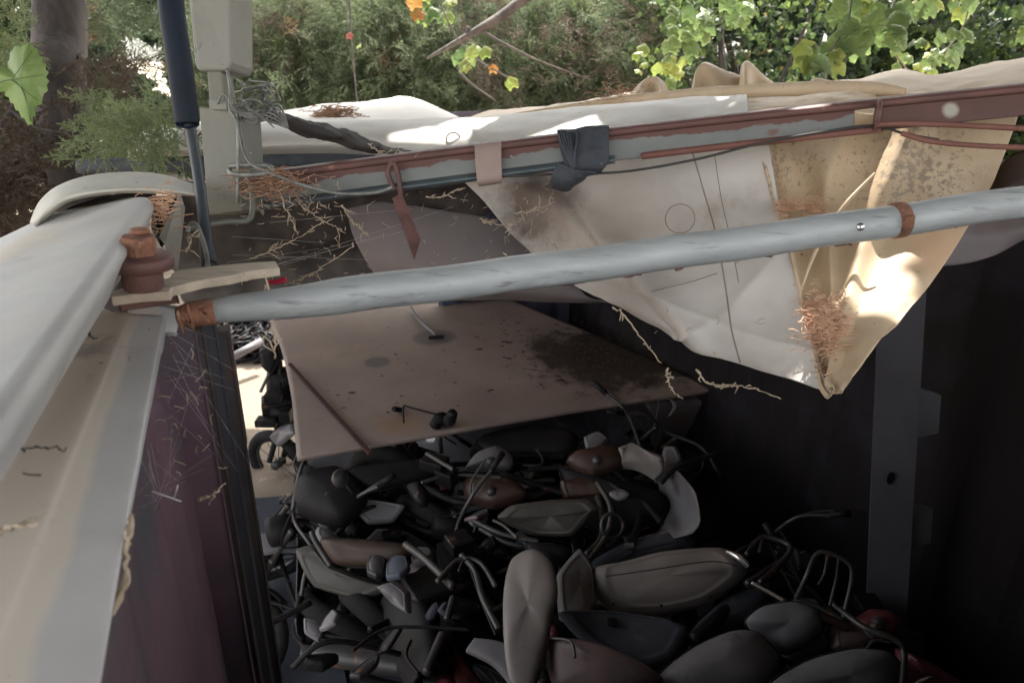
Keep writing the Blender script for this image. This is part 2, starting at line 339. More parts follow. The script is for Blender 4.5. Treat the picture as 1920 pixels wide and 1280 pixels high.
# ---------------------------------------------------------------- cargo container
cont = root('cargo_container', 'open topped steel cargo container with pale steel rail and dark red walls', 'container', Vector((-.67, 1.6, 0)))
ax = Vector((-.29, .957, 0)).normalized(); rt = Vector((ax.y, -ax.x, 0))
def corr(mb, a, b, z0, z1, depth=.035, pitch=.28, out=Vector((1, 0, 0))):
    """corrugated sheet between plan points a and b"""
    a, b = Vector(a), Vector(b); L = (b - a).length; t = (b - a) / L; xs = [0]; off = []
    pts = []; k = 0; x = 0
    while x < L:
        for dx, o in ((0, 0), (pitch * .3, 0), (pitch * .5, 1), (pitch * .8, 1)):
            if x + dx < L: pts.append((x + dx, o))
        x += pitch
    pts.append((L, 0))
    vs = []
    for x, o in pts:
        q = a + t * x + out * o * depth
        vs += [Vector((q.x, q.y, z0)), Vector((q.x, q.y, z1)), Vector((q.x, q.y, z0)) - out * .004, Vector((q.x, q.y, z1)) - out * .004]
    fs = []
    for i in range(len(pts) - 1):
        o = i * 4; fs += [(o, o + 1, o + 5, o + 4), (o + 2, o + 6, o + 7, o + 3), (o + 1, o + 3, o + 7, o + 5)]
    mb.add(vs, fs, smooth=False)
WL0 = Vector((-.75, 1.50, 0)); WLn = Vector((.04, -.9, 0))
w1 = MB(); corr(w1, WLn, WL0, 0, 2.54, out=rt, depth=.010, pitch=.30); w1.build('left_wall', 'maroon_wall', cont)
RC = Vector((.50, 6.05, 0)); RN = RC + Vector((2.75, -7.3, 0)); ax_r = (RC - RN).normalized(); rt_r = Vector((ax_r.y, -ax_r.x, 0))
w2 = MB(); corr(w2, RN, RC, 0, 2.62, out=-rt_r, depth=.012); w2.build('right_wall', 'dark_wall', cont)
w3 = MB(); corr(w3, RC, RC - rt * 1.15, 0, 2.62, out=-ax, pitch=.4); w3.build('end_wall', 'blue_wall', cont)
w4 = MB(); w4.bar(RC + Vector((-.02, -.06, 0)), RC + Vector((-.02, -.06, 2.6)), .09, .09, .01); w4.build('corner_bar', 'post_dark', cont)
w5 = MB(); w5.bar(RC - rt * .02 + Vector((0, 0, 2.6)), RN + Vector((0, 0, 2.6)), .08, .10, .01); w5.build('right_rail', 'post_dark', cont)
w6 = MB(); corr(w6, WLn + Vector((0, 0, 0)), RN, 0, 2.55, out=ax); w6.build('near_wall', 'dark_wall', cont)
fl = MB(); fl.slab([WLn, RN, RC, RC - rt * 2.35, WL0], .02, nn=Vector((0, 0, 1))); fl.v = [v + Vector((0, 0, .03)) for v in fl.v]; fl.build('floor', 'floor_steel', cont)
sl_ = MB(); sl_.slab([PZ(448, 936, .05), PZ(580, 925, .05), PZ(660, 1330, .05), PZ(430, 1330, .05)], .02, nn=Vector((0, 0, 1))); sl_.build('shade_sheet', 'shade_blue', cont)  # dark sheet on the ground, standing in for the container's shadow
# left top rail: folded pale plate running from the bottom left corner of the view to the pivot
vdir = P(0, 880, .748) - P(250, 470, 1.53)
def line(p, k=1.5, n=6): return [V(p) + vdir * (k * t / (n - 1)) for t in range(n)]
rl = MB()
rl.loft([line(q) for q in ((-240, 560, 1.86), (-236, 558, 1.86), (-120, 505, 1.84), (0, 450, 1.81), (96, 406, 1.77), (180, 388, 1.71), (240, 376, 1.67), (266, 374, 1.64), (274, 375, 1.625), (281, 380, 1.607), (284, 387, 1.597), (284, 393, 1.59), (279, 406, 1.573), (253, 464, 1.535), (250, 470, 1.53), (249, 474, 1.535), (248, 470, 1.58))], 90, 34, .005, amp=.0014, ns=3)
rl.build('top_rail', 'grey_paint', cont)
def sline(a_, b_, n=6): a_, b_ = V(a_), V(b_); return [a_.lerp(b_, t / (n - 1)) for t in range(n)]
lp = MB()
lp.loft([sline(*q) for q in (((309, 640, 1.56), (150, 1440, .84)), ((311, 612, 1.50), (172, 1350, .72)), ((310, 598, 1.47), (180, 1330, .68)), ((306, 591, 1.452), (179, 1322, .668)), ((303, 590, 1.45), (176, 1320, .66)), ((285, 590, 1.45), (120, 1320, .655)), ((262, 589, 1.452), (40, 1320, .65)), ((248, 588, 1.455), (-30, 1310, .65)), ((238, 586, 1.465), (-70, 1290, .655)), ((205, 583, 1.50), (-200, 1250, .68)), ((150, 545, 1.62), (-330, 1150, .74)))], 64, 34, .006, amp=.0012, ns=4)
lp.build('side_plate', 'beige_plate', cont)
# rusty frayed lip on the plate edge
for (x0, y0, x1, y1) in ((248, 965, 242, 1010), (240, 1070, 214, 1152)):
    pp = [(x0 + (x1 - x0) * k / 5 + random.uniform(-3, 3), y0 + (y1 - y0) * k / 5, .86 - .05 * k / 5) for k in range(6)]
    lip = MB(); lip.tube(pp, [.002, .004, .0035, .005, .004, .002], 6, 16); lip.build('rusty_lip', 'twig', cont)
# curved white end cap over the rail end
sb = MB(); sb.slab([(284, 366, 1.78), (340, 368, 1.78), (322, 420, 1.74), (300, 460, 1.70), (284, 430, 1.74)], .01); sb.build('slot_shade', 'black', cont)  # black slab standing in for the dark of the open slot
cp = MB()
cp.loft([[(56, 418, 1.80), (72, 378, 1.80), (115, 345, 1.82), (190, 326, 1.85), (285, 323, 1.88), (366, 346, 1.86)],
         [(62, 420, 1.66), (84, 388, 1.66), (125, 361, 1.67), (195, 348, 1.69), (280, 348, 1.72), (366, 358, 1.76)],
         [(66, 424, 1.65), (92, 396, 1.645), (130, 372, 1.65), (200, 360, 1.67), (280, 357, 1.70), (366, 364, 1.74)],
         [(74, 430, 1.69), (98, 403, 1.68), (134, 378, 1.69), (202, 366, 1.71), (280, 363, 1.73), (366, 369, 1.76)]], 14, 40, .006, amp=.002, ns=9)
cp.build('end_cap', 'cap_paint', cont)
fn = MB(); fn.slab([(338, 361, 1.66), (347, 390, 1.64), (341, 450, 1.60), (333, 508, 1.56), (321, 500, 1.56), (310, 455, 1.57), (299, 442, 1.58), (316, 404, 1.62)], .007); fn.build('edge_fin', 'cap_paint', cont)
fn.build('edge_fin', 'cap_paint', cont)
bl = MB(); bl.loft([[(130, 398, 1.83), (200, 374, 1.84), (290, 366, 1.82)], [(90, 430, 1.9), (200, 400, 1.9), (300, 392, 1.9)]], 6, 16, .01, amp=.004, ns=20); bl.build('slot_shade', 'black', cont)  # black strip standing in for the dark under the cap
# inner corner post of the left side, several vertical ribs
def vbar(mb, px0, py0, d0, z1, wx, wy, bev=.004, z0=None):
    a = P(px0, py0, d0); b = Vector((a.x, a.y, z1)) if z0 is None else z0
    mb.bar(a, Vector((a.x, a.y, z1)), wx, wy, bev, up=ax)
cz_ = MB(); vbar(cz_, 322, 612, 1.56, 0, .09, .05); cz_.build('inner_post', 'maroon_wall', cont)
cpst = MB(); vbar(cpst, 388, 600, 1.68, 0, .034, .06); cpst.build('inner_post', 'post_grey', cont)
cq = MB(); vbar(cq, 352, 610, 1.60, 0, .06, .05); cq.build('inner_post', 'post_dark', cont)
ce = MB(); vbar(ce, 418, 615, 1.76, 0, .022, .05, .003); ce.build('inner_post', 'post_dark', cont)
cm = MB(); a = P(424, 612, 1.80); cm.bar(a, a + Vector((0, 0, -.32)), .016, .02, .002, up=ax); cm.build('edge_strip', 'mauve_edge', cont)
st = MB(); st.bar(P(268, 592, 1.47), P(306, 598, 1.52), .07, .05, .006); st.build('rail_stub', 'beige_plate', cont)
nr = MB(); q0 = WLn + (WL0 - WLn) * .60 ; nr.slab([WLn + Vector((-.05, 0, 2.60)), RN + Vector((0, 0, 2.60)), RN + ax * 2.6 + Vector((0, 0, 2.60)), Vector((1.2, .42, 2.60)), WLn + (WL0 - WLn) * .52 + Vector((.06, 0, 2.60))], .01, nn=Vector((0, 0, 1))); nr.build('near_shade_panel', 'dark_wall', cont)  # unseen panel, added to cut the light falling into the container
# right hand post with hinge tabs
rp = MB()
TL, TR_, BL, BR = P(1650, 500, 2.66), P(1740, 500, 2.60), P(1618, 1290, 3.36), P(1692, 1290, 3.28)
back = ax * .05
rp.slab([TL, TR_, BR, BL], .05); rp.build('right_post', 'post_grey', cont)
for k, f, hh in ((0, .30, .055), (1, .56, .055), (2, .90, .06)):
    tb = MB(); a = TR_.lerp(BR, f - hh); b = TR_.lerp(BR, f + hh); o = Vector((.085, .01, 0))
    tb.slab([a + Vector((0, .01, 0)), a.lerp(b, .14) + o, a.lerp(b, .9) + o, b + Vector((0, .01, 0))], .02); tb.build('hinge_tab', 'tab_grey', cont)
hb = MB(); q = TL.lerp(TR_, .42).lerp(BL.lerp(BR, .42), .44)
for k in (1,): hb = MB(); hb.slab([q + Vector(((k - 1) * .03 + math.cos(t) * .016, -.012, (1 - k) * .035 + math.sin(t) * .03)) for t in [i * math.pi / 4 for i in range(8)]], .004); hb.build('lashing_slot', 'black', cont)
# ---------------------------------------------------------------- pivot bolt and clamp plate on the rail end
pv = root('pivot_bolt', 'rusty hexagonal nut on a dark red flange at the end of the pale rail', 'bolt', P(270, 520, 1.50))
def disc(mb, c, r0, r1, h, n=32, up=Vector((0, 0, 1))):
    c = V(c); a = up.orthogonal().normalized(); b = up.cross(a); vs = []
    prof = [(r0 * .96, 0), (r0, h * .08), (r1, h * .9), (r1 * .95, h)]
    for r, z in prof: vs += [c + up * z + (a * math.cos(2 * math.pi * j / n) + b * math.sin(2 * math.pi * j / n)) * r for j in range(n)]
    fs = [(i * n + j, i * n + (j + 1) % n, (i + 1) * n + (j + 1) % n, (i + 1) * n + j) for i in range(3) for j in range(n)]
    fs += [tuple(range(n))[::-1], tuple(3 * n + j for j in range(n))]
    return mb.add(vs, fs, smooth=(n > 8))
pu = (Vector((0, 0, 1)) + Vector((.06, 0, 0))).normalized()
m_ = MB(); disc(m_, P(270, 540, 1.30), .033, .034, .040, up=pu); m_.build('bushing', 'rust_dark', pv)
m_ = MB(); disc(m_, P(266, 502, 1.30), .053, .054, .023, 44, up=pu); m_.build('flange', 'red_oxide', pv)
m_ = MB(); disc(m_, P(262, 478, 1.30), .0305, .0295, .034, 6, up=pu); disc(m_, P(262, 436, 1.30), .017, .015, .007, 16, up=pu); m_.build('nut', 'rust', pv)
cl = root('clamp_plate', 'weathered flat plank clamped under the rusty pivot flange beside the strut', 'plank', P(360, 550, 1.5))
m_ = MB(); zp = 2.692; m_.slab([PZ(x, y, zp) for x, y in ((206, 546), (262, 534), (318, 520), (322, 512), (332, 506), (420, 496), (480, 491), (517, 489), (524, 501), (470, 508), (430, 517), (380, 524), (322, 538), (318, 546), (262, 549), (208, 556))], .018, nn=Vector((0, 0, 1))); q = m_.build('plank', 'wood', cl); mod = q.modifiers.new('b', 'BEVEL'); mod.width = .0025; mod.segments = 2
m_ = MB(); m_.bar(PZ(225, 566, 2.662), PZ(330, 552, 2.662), .05, .018, .003); m_.build('under_plate', 'rust_dark', cl)
tag_ = MB(); tag_.loft([[(500, 527, 1.49), (520, 522, 1.49), (536, 519, 1.49)], [(502, 534, 1.49), (521, 531, 1.48), (538, 528, 1.49)]], 5, 10, .003, amp=.001, ns=40)
top(tag_, 'plastic_scrap', 'red_tag', 'small crimson plastic scrap lying on the pale pipe near the plank', 'scrap')
# ---------------------------------------------------------------- steel pipe across the front
pp = root('steel_pipe', 'long pale galvanised pipe crossing in front of the sagging tarp', 'pipe', P(1000, 525, 1.5))
def on(f): # axis of the pipe, f 0..1
    return P(352 + f * 1600, 590 - f * 217 + 7 * math.sin(math.pi * min(f, 1)), 1.38 + f * .26)
m_ = MB(); m_.tube([on(i / 40) + Vector((0, 0, .0015 * math.sin(i * .9))) for i in range(1, 56)], [.0235 + .0115 * min(1, i / 6) for i in range(55)], 28); m_.build('tube', 'galv', pp)
m_ = MB(); m_.tube([on(-.012), on(.004), on(.02), on(.034)], [.017, .0235, .0245, .0255], 20, 12)
for i in range(4):
    q = on(random.uniform(-.01, .03)); m_.puff([q + Vector((random.uniform(-.012, .012), -.02, random.uniform(-.03, .03) + random.uniform(-.008, .008))) for _ in range(5)], .006, 10, 3)
m_.build('rusty_end', 'rust', pp)
m_ = MB(); c = on(.832); t = (on(.84) - on(.82)).normalized()
m_.tube([c - t * .015, c - t * .010, c + t * .011, c + t * .014], [.0355, .0385, .0385, .0355], 24)
m_.box(c + Vector((.002, -.040, .006)), t * .011, Vector((0, .008, 0)), Vector((0, 0, .013)), .003); m_.build('rust_collar', 'rust', pp)
m_ = MB(); c = on(.779); disc(m_, c + Vector((0, -.034, .008)), .0085, .008, .004, 20, up=Vector((0, -1, .25)).normalized()); disc(m_, c + Vector((0, -.0372, .009)), .0035, .003, .005, 6, up=Vector((0, -1, .25)).normalized()); m_.build('bolt_head', 'chrome', pp)
for f in (.445, .452, .46, .52, .526, .575, .765, .775, .9, .32, .68):
    m_ = MB(); c = on(f) + Vector((0, -.008, -.0335)); m_.puff([c + Vector((random.uniform(-.018, .018), random.uniform(-.008, .008), random.uniform(-.004, .003))) for _ in range(6)], .003, 12, 3); m_.build('rust_flake', 'rust_dark', pp)
# ---------------------------------------------------------------- upright post, sleeve, strut
up = root('telescopic_post', 'square olive grey upright post with a boxed sleeve on top', 'post', P(410, 400, 1.9))
m_ = MB(); m_.slab([(372, 200, 1.92), (440, 206, 1.88), (453, 396, 1.93), (390, 404, 1.97)], .10); 
pc = m_.build('lower_post', 'olive_paint', up)
mod = pc.modifiers.new('b', 'BEVEL'); mod.width = .005; mod.segments = 3
m_ = MB(); m_.slab([(348, -60, 1.83), (432, -60, 1.81), (434, 118, 1.86), (428, 133, 1.866), (370, 133, 1.875), (364, 118, 1.87)], .115)
m_.v = m_.v; sv = m_.build('sleeve', 'sleeve_paint', up); mod = sv.modifiers.new('b', 'BEVEL'); mod.width = .008; mod.segments = 3
m_ = MB(); m_.slab([(387, 128, 1.885), (414, 128, 1.88), (424, 203, 1.90), (393, 203, 1.905)], .06); q = m_.build('inner_neck', 'olive_paint', up); mod = q.modifiers.new('b', 'BEVEL'); mod.width = .004; mod.segments = 2
m_ = MB(); m_.slab([(391, 188, 1.875), (424, 190, 1.87), (425, 206, 1.875), (393, 205, 1.88)], .03); m_.build('stop_block', 'sleeve_paint', up)
m_ = MB(); m_.tube([(430, 318, 1.86), (436, 326, 1.83), (470, 328, 1.81), (505, 324, 1.80), (510, 317, 1.80), (500, 311, 1.81), (465, 310, 1.83), (432, 312, 1.86)], .0065, 8, 40); m_.build('hook_ring', 'wire', up)
m_ = MB(); m_.tube([(426, 130, 1.80), (432, 170, 1.80), (431, 205, 1.80), (445, 240, 1.80), (446, 380, 1.85)], .004, 6, 30); m_.build('edge_wire', 'wire', up)
gs = root('gas_strut', 'dark navy cylinder strut with thin rod beside the grey post', 'strut', P(395, 480, 1.62))
m_ = MB(); m_.tube([(318, -60, 1.60), (322, 20, 1.61), (337, 120, 1.63), (350, 222, 1.66), (351, 232, 1.662)], [.027, .027, .027, .0265, .023], 24, 30); m_.build('cylinder', 'navy', gs)
m_ = MB(); m_.tube([(354, 226, 1.67), (372, 330, 1.67), (385, 430, 1.65), (392, 492, 1.62)], [.0125, .0125, .0125, .0125], 14, 20); m_.build('rod', 'rod', gs)
m_ = MB(); m_.tube([(385, 440, 1.65), (391, 492, 1.62), (392, 498, 1.615)], [.013, .017, .013], 12, 12); m_.build('rod_end', 'rubber', gs)
m_ = MB(); m_.tube([(352, 435, 1.62), (358, 420, 1.62), (370, 425, 1.6), (386, 470, 1.58), (390, 500, 1.56)], .005, 8, 26)
top(m_, 'bent_wire', 'wire', 'short bent pale wire between the white fin and strut rod', 'wire')
m_ = MB(); m_.tube([(350, 428, 1.72), (420, 416, 1.77), (470, 408, 1.80), (470, 345, 1.86), (462, 338, 1.9)], .007, 8, 40)
top(m_, 'frame_rod', 'olive_paint', 'thin grey bent rod frame at the foot of the olive post', 'rod')
# ---------------------------------------------------------------- channel beam
cb = root('channel_beam', 'long grey channel beam with peeling dark red paint lying on the tarp', 'beam', P(1200, 290, 1.9))
def bm_(x, dy, dd=0):   # top edge of the beam
    f = (x - 455) / (1950 - 455)
    y = 334 - f * 172 + 8 * math.sin(min(f, 1) * math.pi) * -1
    return P(x, y + dy, 2.02 - .30 * f + dd)
xs = [455 + (1950 - 455) * i / 30 for i in range(41)]
def hgt(x): return 60 - (x - 455) / 1495 * 8
X1, X2 = [x for x in xs if x <= 1650], [x for x in xs if x >= 1630]
for nm, X, mm in (('web', X1, 'beam_face'), ('web', X2, 'beam_face_red')):
    m_ = MB(); m_.loft([[bm_(x, hgt(x), .0) for x in X], [bm_(x, hgt(x) * .5, .002) for x in X], [bm_(x, 5, .004) for x in X]], 14, 90, .006); m_.build(nm, mm, cb)
m_ = MB(); m_.loft([[bm_(x, 8, -.004) for x in xs], [bm_(x, 1, -.010) for x in xs], [bm_(x, -3, .0) for x in xs], [bm_(x, -6, .05) for x in xs]], 8, 60, .004); m_.build('top_flange', 'red_oxide', cb)
X1 = [x for x in xs if x <= 1180]
m_ = MB(); m_.loft([[bm_(x, hgt(x) - 12, -.003) for x in X1], [bm_(x, hgt(x) - 6, -.022) for x in X1], [bm_(x, hgt(x) + 2, -.02) for x in X1], [bm_(x, hgt(x) + 5, .03) for x in X1]], 8, 60, .004); m_.build('bottom_flange', 'bare_edge', cb)
m_ = MB(); m_.tube([bm_(x, hgt(x) - 3, -.012) for x in xs if 1160 <= x <= 1660], .0085, 10, 40); m_.build('edge_rod', 'rod_red', cb)
# strap ends: beige tape and rubber wrap
m_ = MB(); m_.loft([[bm_(x, -8, .03) for x in (890, 915, 940)], [bm_(x, -5, -.012) for x in (890, 915, 940)], [bm_(x, 25, -.030) for x in (891, 915, 940)], [bm_(x, 58, -.034) for x in (894, 916, 941)], [bm_(x, 72, -.01) for x in (897, 916, 941)], [bm_(x, 70, .04) for x in (897, 916, 941)]], 24, 10, .004, amp=.0015, ns=20)
top(m_, 'tape_strap', 'tape', 'pinkish beige tape band wrapped round the channel beam', 'strap')
rw = root('rubber_wrap', 'dark blue grey rubber strip wrapped and tied round the channel beam', 'wrap', P(1095, 310, 1.86))
m_ = MB(); m_.loft([[bm_(x, -14 + (x - 1045) * .06, .04) for x in (1045, 1095, 1142)], [bm_(x, -12, -.016) for x in (1045, 1095, 1142)], [bm_(x, 22, -.04) for x in (1050, 1095, 1142)], [bm_(x, 55, -.044) for x in (1060, 1095, 1141)], [bm_(x, 72, -.028) for x in (1062, 1095, 1130)], [bm_(x, 80, .02) for x in (1062, 1095, 1120)]], 36, 30, .006, amp=.004, ns=16); m_.build('wrap', 'rubber', rw)
m_ = MB(); m_.loft([[(1046, 305, 1.84), (1080, 318, 1.84), (1120, 322, 1.85)], [(1032, 335, 1.86), (1065, 345, 1.86), (1105, 330, 1.87)], [(1035, 352, 1.90), (1060, 358, 1.90), (1085, 345, 1.90)]], 20, 20, .006, amp=.005, ns=22); m_.build('loose_end', 'rubber', rw)
m_ = MB()
for k in range(5): m_.tube([bm_(1046 + 5 * k, -12, -.02), bm_(1056 + 4 * k, 20, -.052), bm_(1072 + 2 * k, 60, -.055)], .003, 6, 16)
m_.tube([bm_(1075, 62, -.055), bm_(1078, 30, -.056), bm_(1082, -4, -.03), bm_(1060, -10, -.03)], .004, 6, 20); m_.build('tie_cord', 'rubber', rw)
# hanging red bracket
hk = root('hanging_bracket', 'dark red pointed flat blade hanging from the channel beam', 'bracket', P(760, 400, 1.85))
m_ = MB(); m_.tube([bm_(740, 60, -.02), bm_(728, 30, -.03), bm_(730, 14, -.035), bm_(740, 12, -.035), bm_(748, 40, -.03), bm_(752, 75, -.02)], .007, 10, 40); m_.build('hook', 'red_oxide', hk)
m_ = MB(); m_.slab([(735, 372, 1.86), (753, 362, 1.86), (788, 448, 1.84), (776, 486, 1.83)], .006); m_.build('blade', 'rust_dark', hk)
rg = MB(); rg.ring(bm_(1645, 24, -.03), (1, -.35, 0), .030, .0055); top(rg, 'iron_ring', 'red_oxide', 'dark red iron ring hooked round the beam near the right edge', 'ring')
m_ = MB(); m_.tube([(1640, 234, 1.74), (1700, 232, 1.72), (1800, 235, 1.70), (1960, 243, 1.66), (2400, 262, 1.60)], .0065, 10, 40); top(m_, 'red_rod', 'rod_red', 'upper rust red rod running from the ring to the right edge', 'rod')
m_ = MB(); m_.tube([(1690, 250, 1.72), (1745, 265, 1.70), (1830, 273, 1.68), (1960, 278, 1.64), (2400, 290, 1.58)], .006, 10, 40); top(m_, 'red_rod', 'rod_red', 'lower bent rust red rod below the ring at the right', 'rod')
m_ = MB(); m_.tube([(880, 328, 1.90), (960, 330, 1.90), (1060, 326, 1.89), (1170, 322, 1.87), (1300, 300, 1.83), (1430, 268, 1.79), (1560, 245, 1.77), (1640, 236, 1.76), (1700, 252, 1.74), (1760, 262, 1.74)], .0032, 8, 90); top(m_, 'black_cable', 'cable', 'thin black cable sagging below the channel beam across the tarp', 'cable')
m_ = MB(); m_.tube([(445, 208, 1.86), (450, 250, 1.84), (465, 300, 1.80), (500, 322, 1.78), (560, 345, 1.80), (630, 362, 1.82), (700, 362, 1.82), (735, 352, 1.80)], .0042, 8, 80); top(m_, 'steel_cable', 'wire', 'grey twisted steel cable looping from the post ring to the bracket', 'cable')
m_ = MB(); random.seed(3)
for k in range(26):
    a = (random.uniform(430, 520), random.uniform(150, 240)); pts = [(a[0] + random.uniform(-25, 30) * j / 3, a[1] + random.uniform(-14, 26) * j / 3, 1.84 + random.uniform(-.03, .05)) for j in range(5)]
    m_.tube(pts, random.choice([.0014, .002, .003]), 5, 16)
for k in range(6): m_.tube([(430, 205 - 3 * k + 6, 1.80), (470, 212 + 2 * k, 1.82), (500 + 4 * k, 225 - k * 6, 1.86), (540, 240, 1.9)], .0028, 6, 20)
top(m_, 'tangled_wire', 'wire', 'frayed knot of pale wire and cord tied round the post', 'wire')
# ---------------------------------------------------------------- the torn tarp
tp = root('torn_tarp', 'large torn cream tarpaulin rolled back over the container top', 'tarp', P(1300, 400, 2.2))
m_ = MB(); m_.loft([[(240, 262, 3.0), (430, 243, 2.9), (640, 232, 2.8), (900, 226, 2.75), (1100, 208, 2.65), (1250, 192, 2.6), (1400, 182, 2.5)],
      [(240, 250, 2.7), (430, 232, 2.65), (640, 226, 2.6), (900, 220, 2.55), (1100, 203, 2.45), (1250, 187, 2.4), (1400, 178, 2.35)],
      [(240, 262, 2.52), (430, 246, 2.5), (640, 240, 2.45), (900, 240, 2.38), (1100, 226, 2.3), (1250, 208, 2.25), (1402, 196, 2.2)],
      [(240, 285, 2.46), (430, 275, 2.42), (640, 268, 2.38), (900, 275, 2.30), (1100, 262, 2.2), (1250, 245, 2.15), (1402, 228, 2.1)],
      [(240, 296, 2.55), (430, 292, 2.5), (640, 300, 2.45), (900, 320, 2.35), (1100, 300, 2.28), (1250, 285, 2.2), (1402, 268, 2.15)]], 44, 130, .006, amp=.012, ns=3.2)
m_.build('roll', 'tarp_white', tp)
m_ = MB(); m_.loft([[(250, 244, 6.8), (420, 232, 6.9), (560, 212, 6.9), (700, 200, 6.9), (765, 193, 6.9), (855, 224, 6.9)],
      [(300, 236, 4.7), (420, 226, 4.8), (560, 203, 5.0), (700, 190, 5.2), (765, 183, 5.3), (855, 219, 4.8)],
      [(300, 243, 3.8), (420, 234, 3.8), (560, 222, 3.9), (690, 208, 4.0), (790, 205, 3.9), (875, 226, 3.7)],
      [(300, 262, 2.8), (420, 255, 2.8), (560, 246, 2.8), (700, 240, 2.8), (800, 236, 2.8), (900, 236, 2.75)]], 30, 70, .008, amp=.02, ns=2)
m_.build('flat_sheet', 'tarp_white', tp)
# far tan roof part
m_ = MB(); con = [(800, 236), (900, 222), (1000, 206), (1100, 194), (1180, 180), (1300, 170), (1450, 165), (1520, 158), (1600, 155), (1690, 137), (1760, 145), (1850, 128), (1930, 112), (2080, 100)]
def row(dy, d, k=1.0, wig=0): return [(x, y + dy * k + wig * math.sin(x * .031), d - .3 * (x - 800) / 1280) for x, y in con]
m_.loft([row(14, 6.6), row(3, 5.2), row(0, 4.0), row(8, 3.4, 1, 3), row(24, 2.9, 1, 4), row(34, 2.72), row(60, 2.5), row(95, 2.35)], 60, 150, .006, amp=.035, ns=2.3)
m_.build('roof_sheet', 'tarp_tan', tp)
for nm, pts in (('pleat', [(1178, 182, 3.3), (1196, 158, 3.3), (1222, 144, 3.3), (1240, 152, 3.3), (1254, 178, 3.3)]), ('pleat', [(1296, 172, 3.25), (1302, 140, 3.25), (1316, 118, 3.25), (1350, 130, 3.27), (1390, 146, 3.3), (1395, 172, 3.3)]),
                ('pleat', [(1383, 172, 3.2), (1390, 128, 3.2), (1400, 117, 3.2), (1420, 134, 3.2), (1456, 164, 3.2), (1440, 176, 3.2)]), ('pleat', [(1500, 176, 3.0), (1520, 152, 3.0), (1545, 150, 3.0), (1590, 164, 3.0), (1600, 180, 3.0)])):
    m_ = MB(); n2 = len(pts) // 2
    up_ = pts; base_ = [(x, 185, d - .12) for x, y, d in pts]
    bk = [(x + 6, y + 8, d + .14) for x, y, d in pts]; bb = [(x + 8, 190, d + .3) for x, y, d in pts]
    m_.loft([bb, bk, up_, [(x, (y + 185) / 2, d - .05 + .05 * math.sin(x * .12)) for x, y, d in pts], base_], 26, 30, .004, amp=.008, ns=8); m_.build(nm, 'tarp_tan', tp)
# hem rolls in front of the roof sheet
m_ = MB(); m_.tube([(930, 222, 2.75), (1180, 189, 2.68), (1400, 171, 2.6), (1600, 166, 2.5), (1700, 172, 2.4)], [.008, .02, .022, .025, .012], 12, 60)
m_.build('hem', 'tarp_tan', tp)
m_ = MB(); m_.loft([[(1385, 195, 2.35), (1480, 186, 2.35), (1570, 172, 2.35), (1640, 178, 2.3)], [(1395, 215, 2.2), (1480, 200, 2.25), (1570, 190, 2.2), (1660, 215, 2.2)], [(1405, 262, 2.1), (1480, 250, 2.1), (1570, 240, 2.1), (1680, 235, 2.1)]], 24, 40, .005, amp=.015, ns=6); m_.build('fold', 'tarp_tan', tp)
# hanging pale sheet
m_ = MB(); m_.loft([[(860, 332, 2.30), (960, 325, 2.28), (1060, 305, 2.24), (1180, 292, 2.16), (1330, 275, 2.08), (1440, 262, 2.04)],
      [(905, 375, 2.30), (990, 372, 2.27), (1090, 365, 2.22), (1200, 355, 2.14), (1340, 345, 2.08), (1455, 350, 2.05)],
      [(960, 440, 2.26), (1040, 440, 2.22), (1120, 440, 2.17), (1230, 440, 2.11), (1360, 440, 2.03), (1475, 450, 1.99)],
      [(1040, 510, 2.22), (1100, 515, 2.18), (1170, 525, 2.12), (1260, 535, 2.05), (1390, 545, 1.96), (1500, 550, 1.89)],
      [(1100, 548, 2.18), (1150, 566, 2.14), (1220, 595, 2.06), (1300, 620, 2.0), (1420, 650, 1.88), (1530, 662, 1.79)],
      [(1130, 562, 2.17), (1180, 588, 2.12), (1255, 632, 2.06), (1300, 655, 2.02), (1420, 690, 1.86), (1556, 736, 1.71)]], 110, 130, .004, amp=.011, ns=5.5,
      fold=lambda u, v: .016 * math.exp(-abs(u - (1.45 - 1.05 * v)) / .035) * min(1, max(0, (v - .35) * 4)) - .012 * math.exp(-abs(v - .30 - .2 * u) / .03) + .008 * math.exp(-abs(u - .55 - .25 * v) / .02) + .03 * math.exp(-((v - .15 - .55 * u) / .10) ** 2) - .015 * math.exp(-((v - .75) / .08) ** 2))
m_.build('hanging_sheet', 'tarp_hang', tp)
rs = MB(); rs.ring(P(850, 262, 2.335), Vector((0, 0, CZ)) - P(850, 262, 2.335), .022, .0025); rs.build('ring_mark', 'seam', tp)
# seams (dark stitching lines) laid on the sheet as thin welts
sm = MB()
sm.tube([(1298, 285, 2.055), (1320, 360, 2.05), (1345, 450, 2.005), (1362, 550, 1.955), (1372, 620, 1.895), (1388, 680, 1.865)], .0022, 6, 60)
sm.tube([(1340, 290, 2.05), (1352, 370, 2.05), (1370, 450, 2.0), (1385, 530, 1.94)], .0012, 6, 40)
sm.tube([(1222, 546, 2.03), (1290, 530, 2.01), (1345, 512, 1.975)], .0012, 6, 20)
sm.ring(P(1275, 410, 2.05), (P(0, 0, 0) if False else Vector((0, 0, CZ))) - P(1275, 410, 2.05), .040, .0015)
sm.build('seam', 'seam', tp)
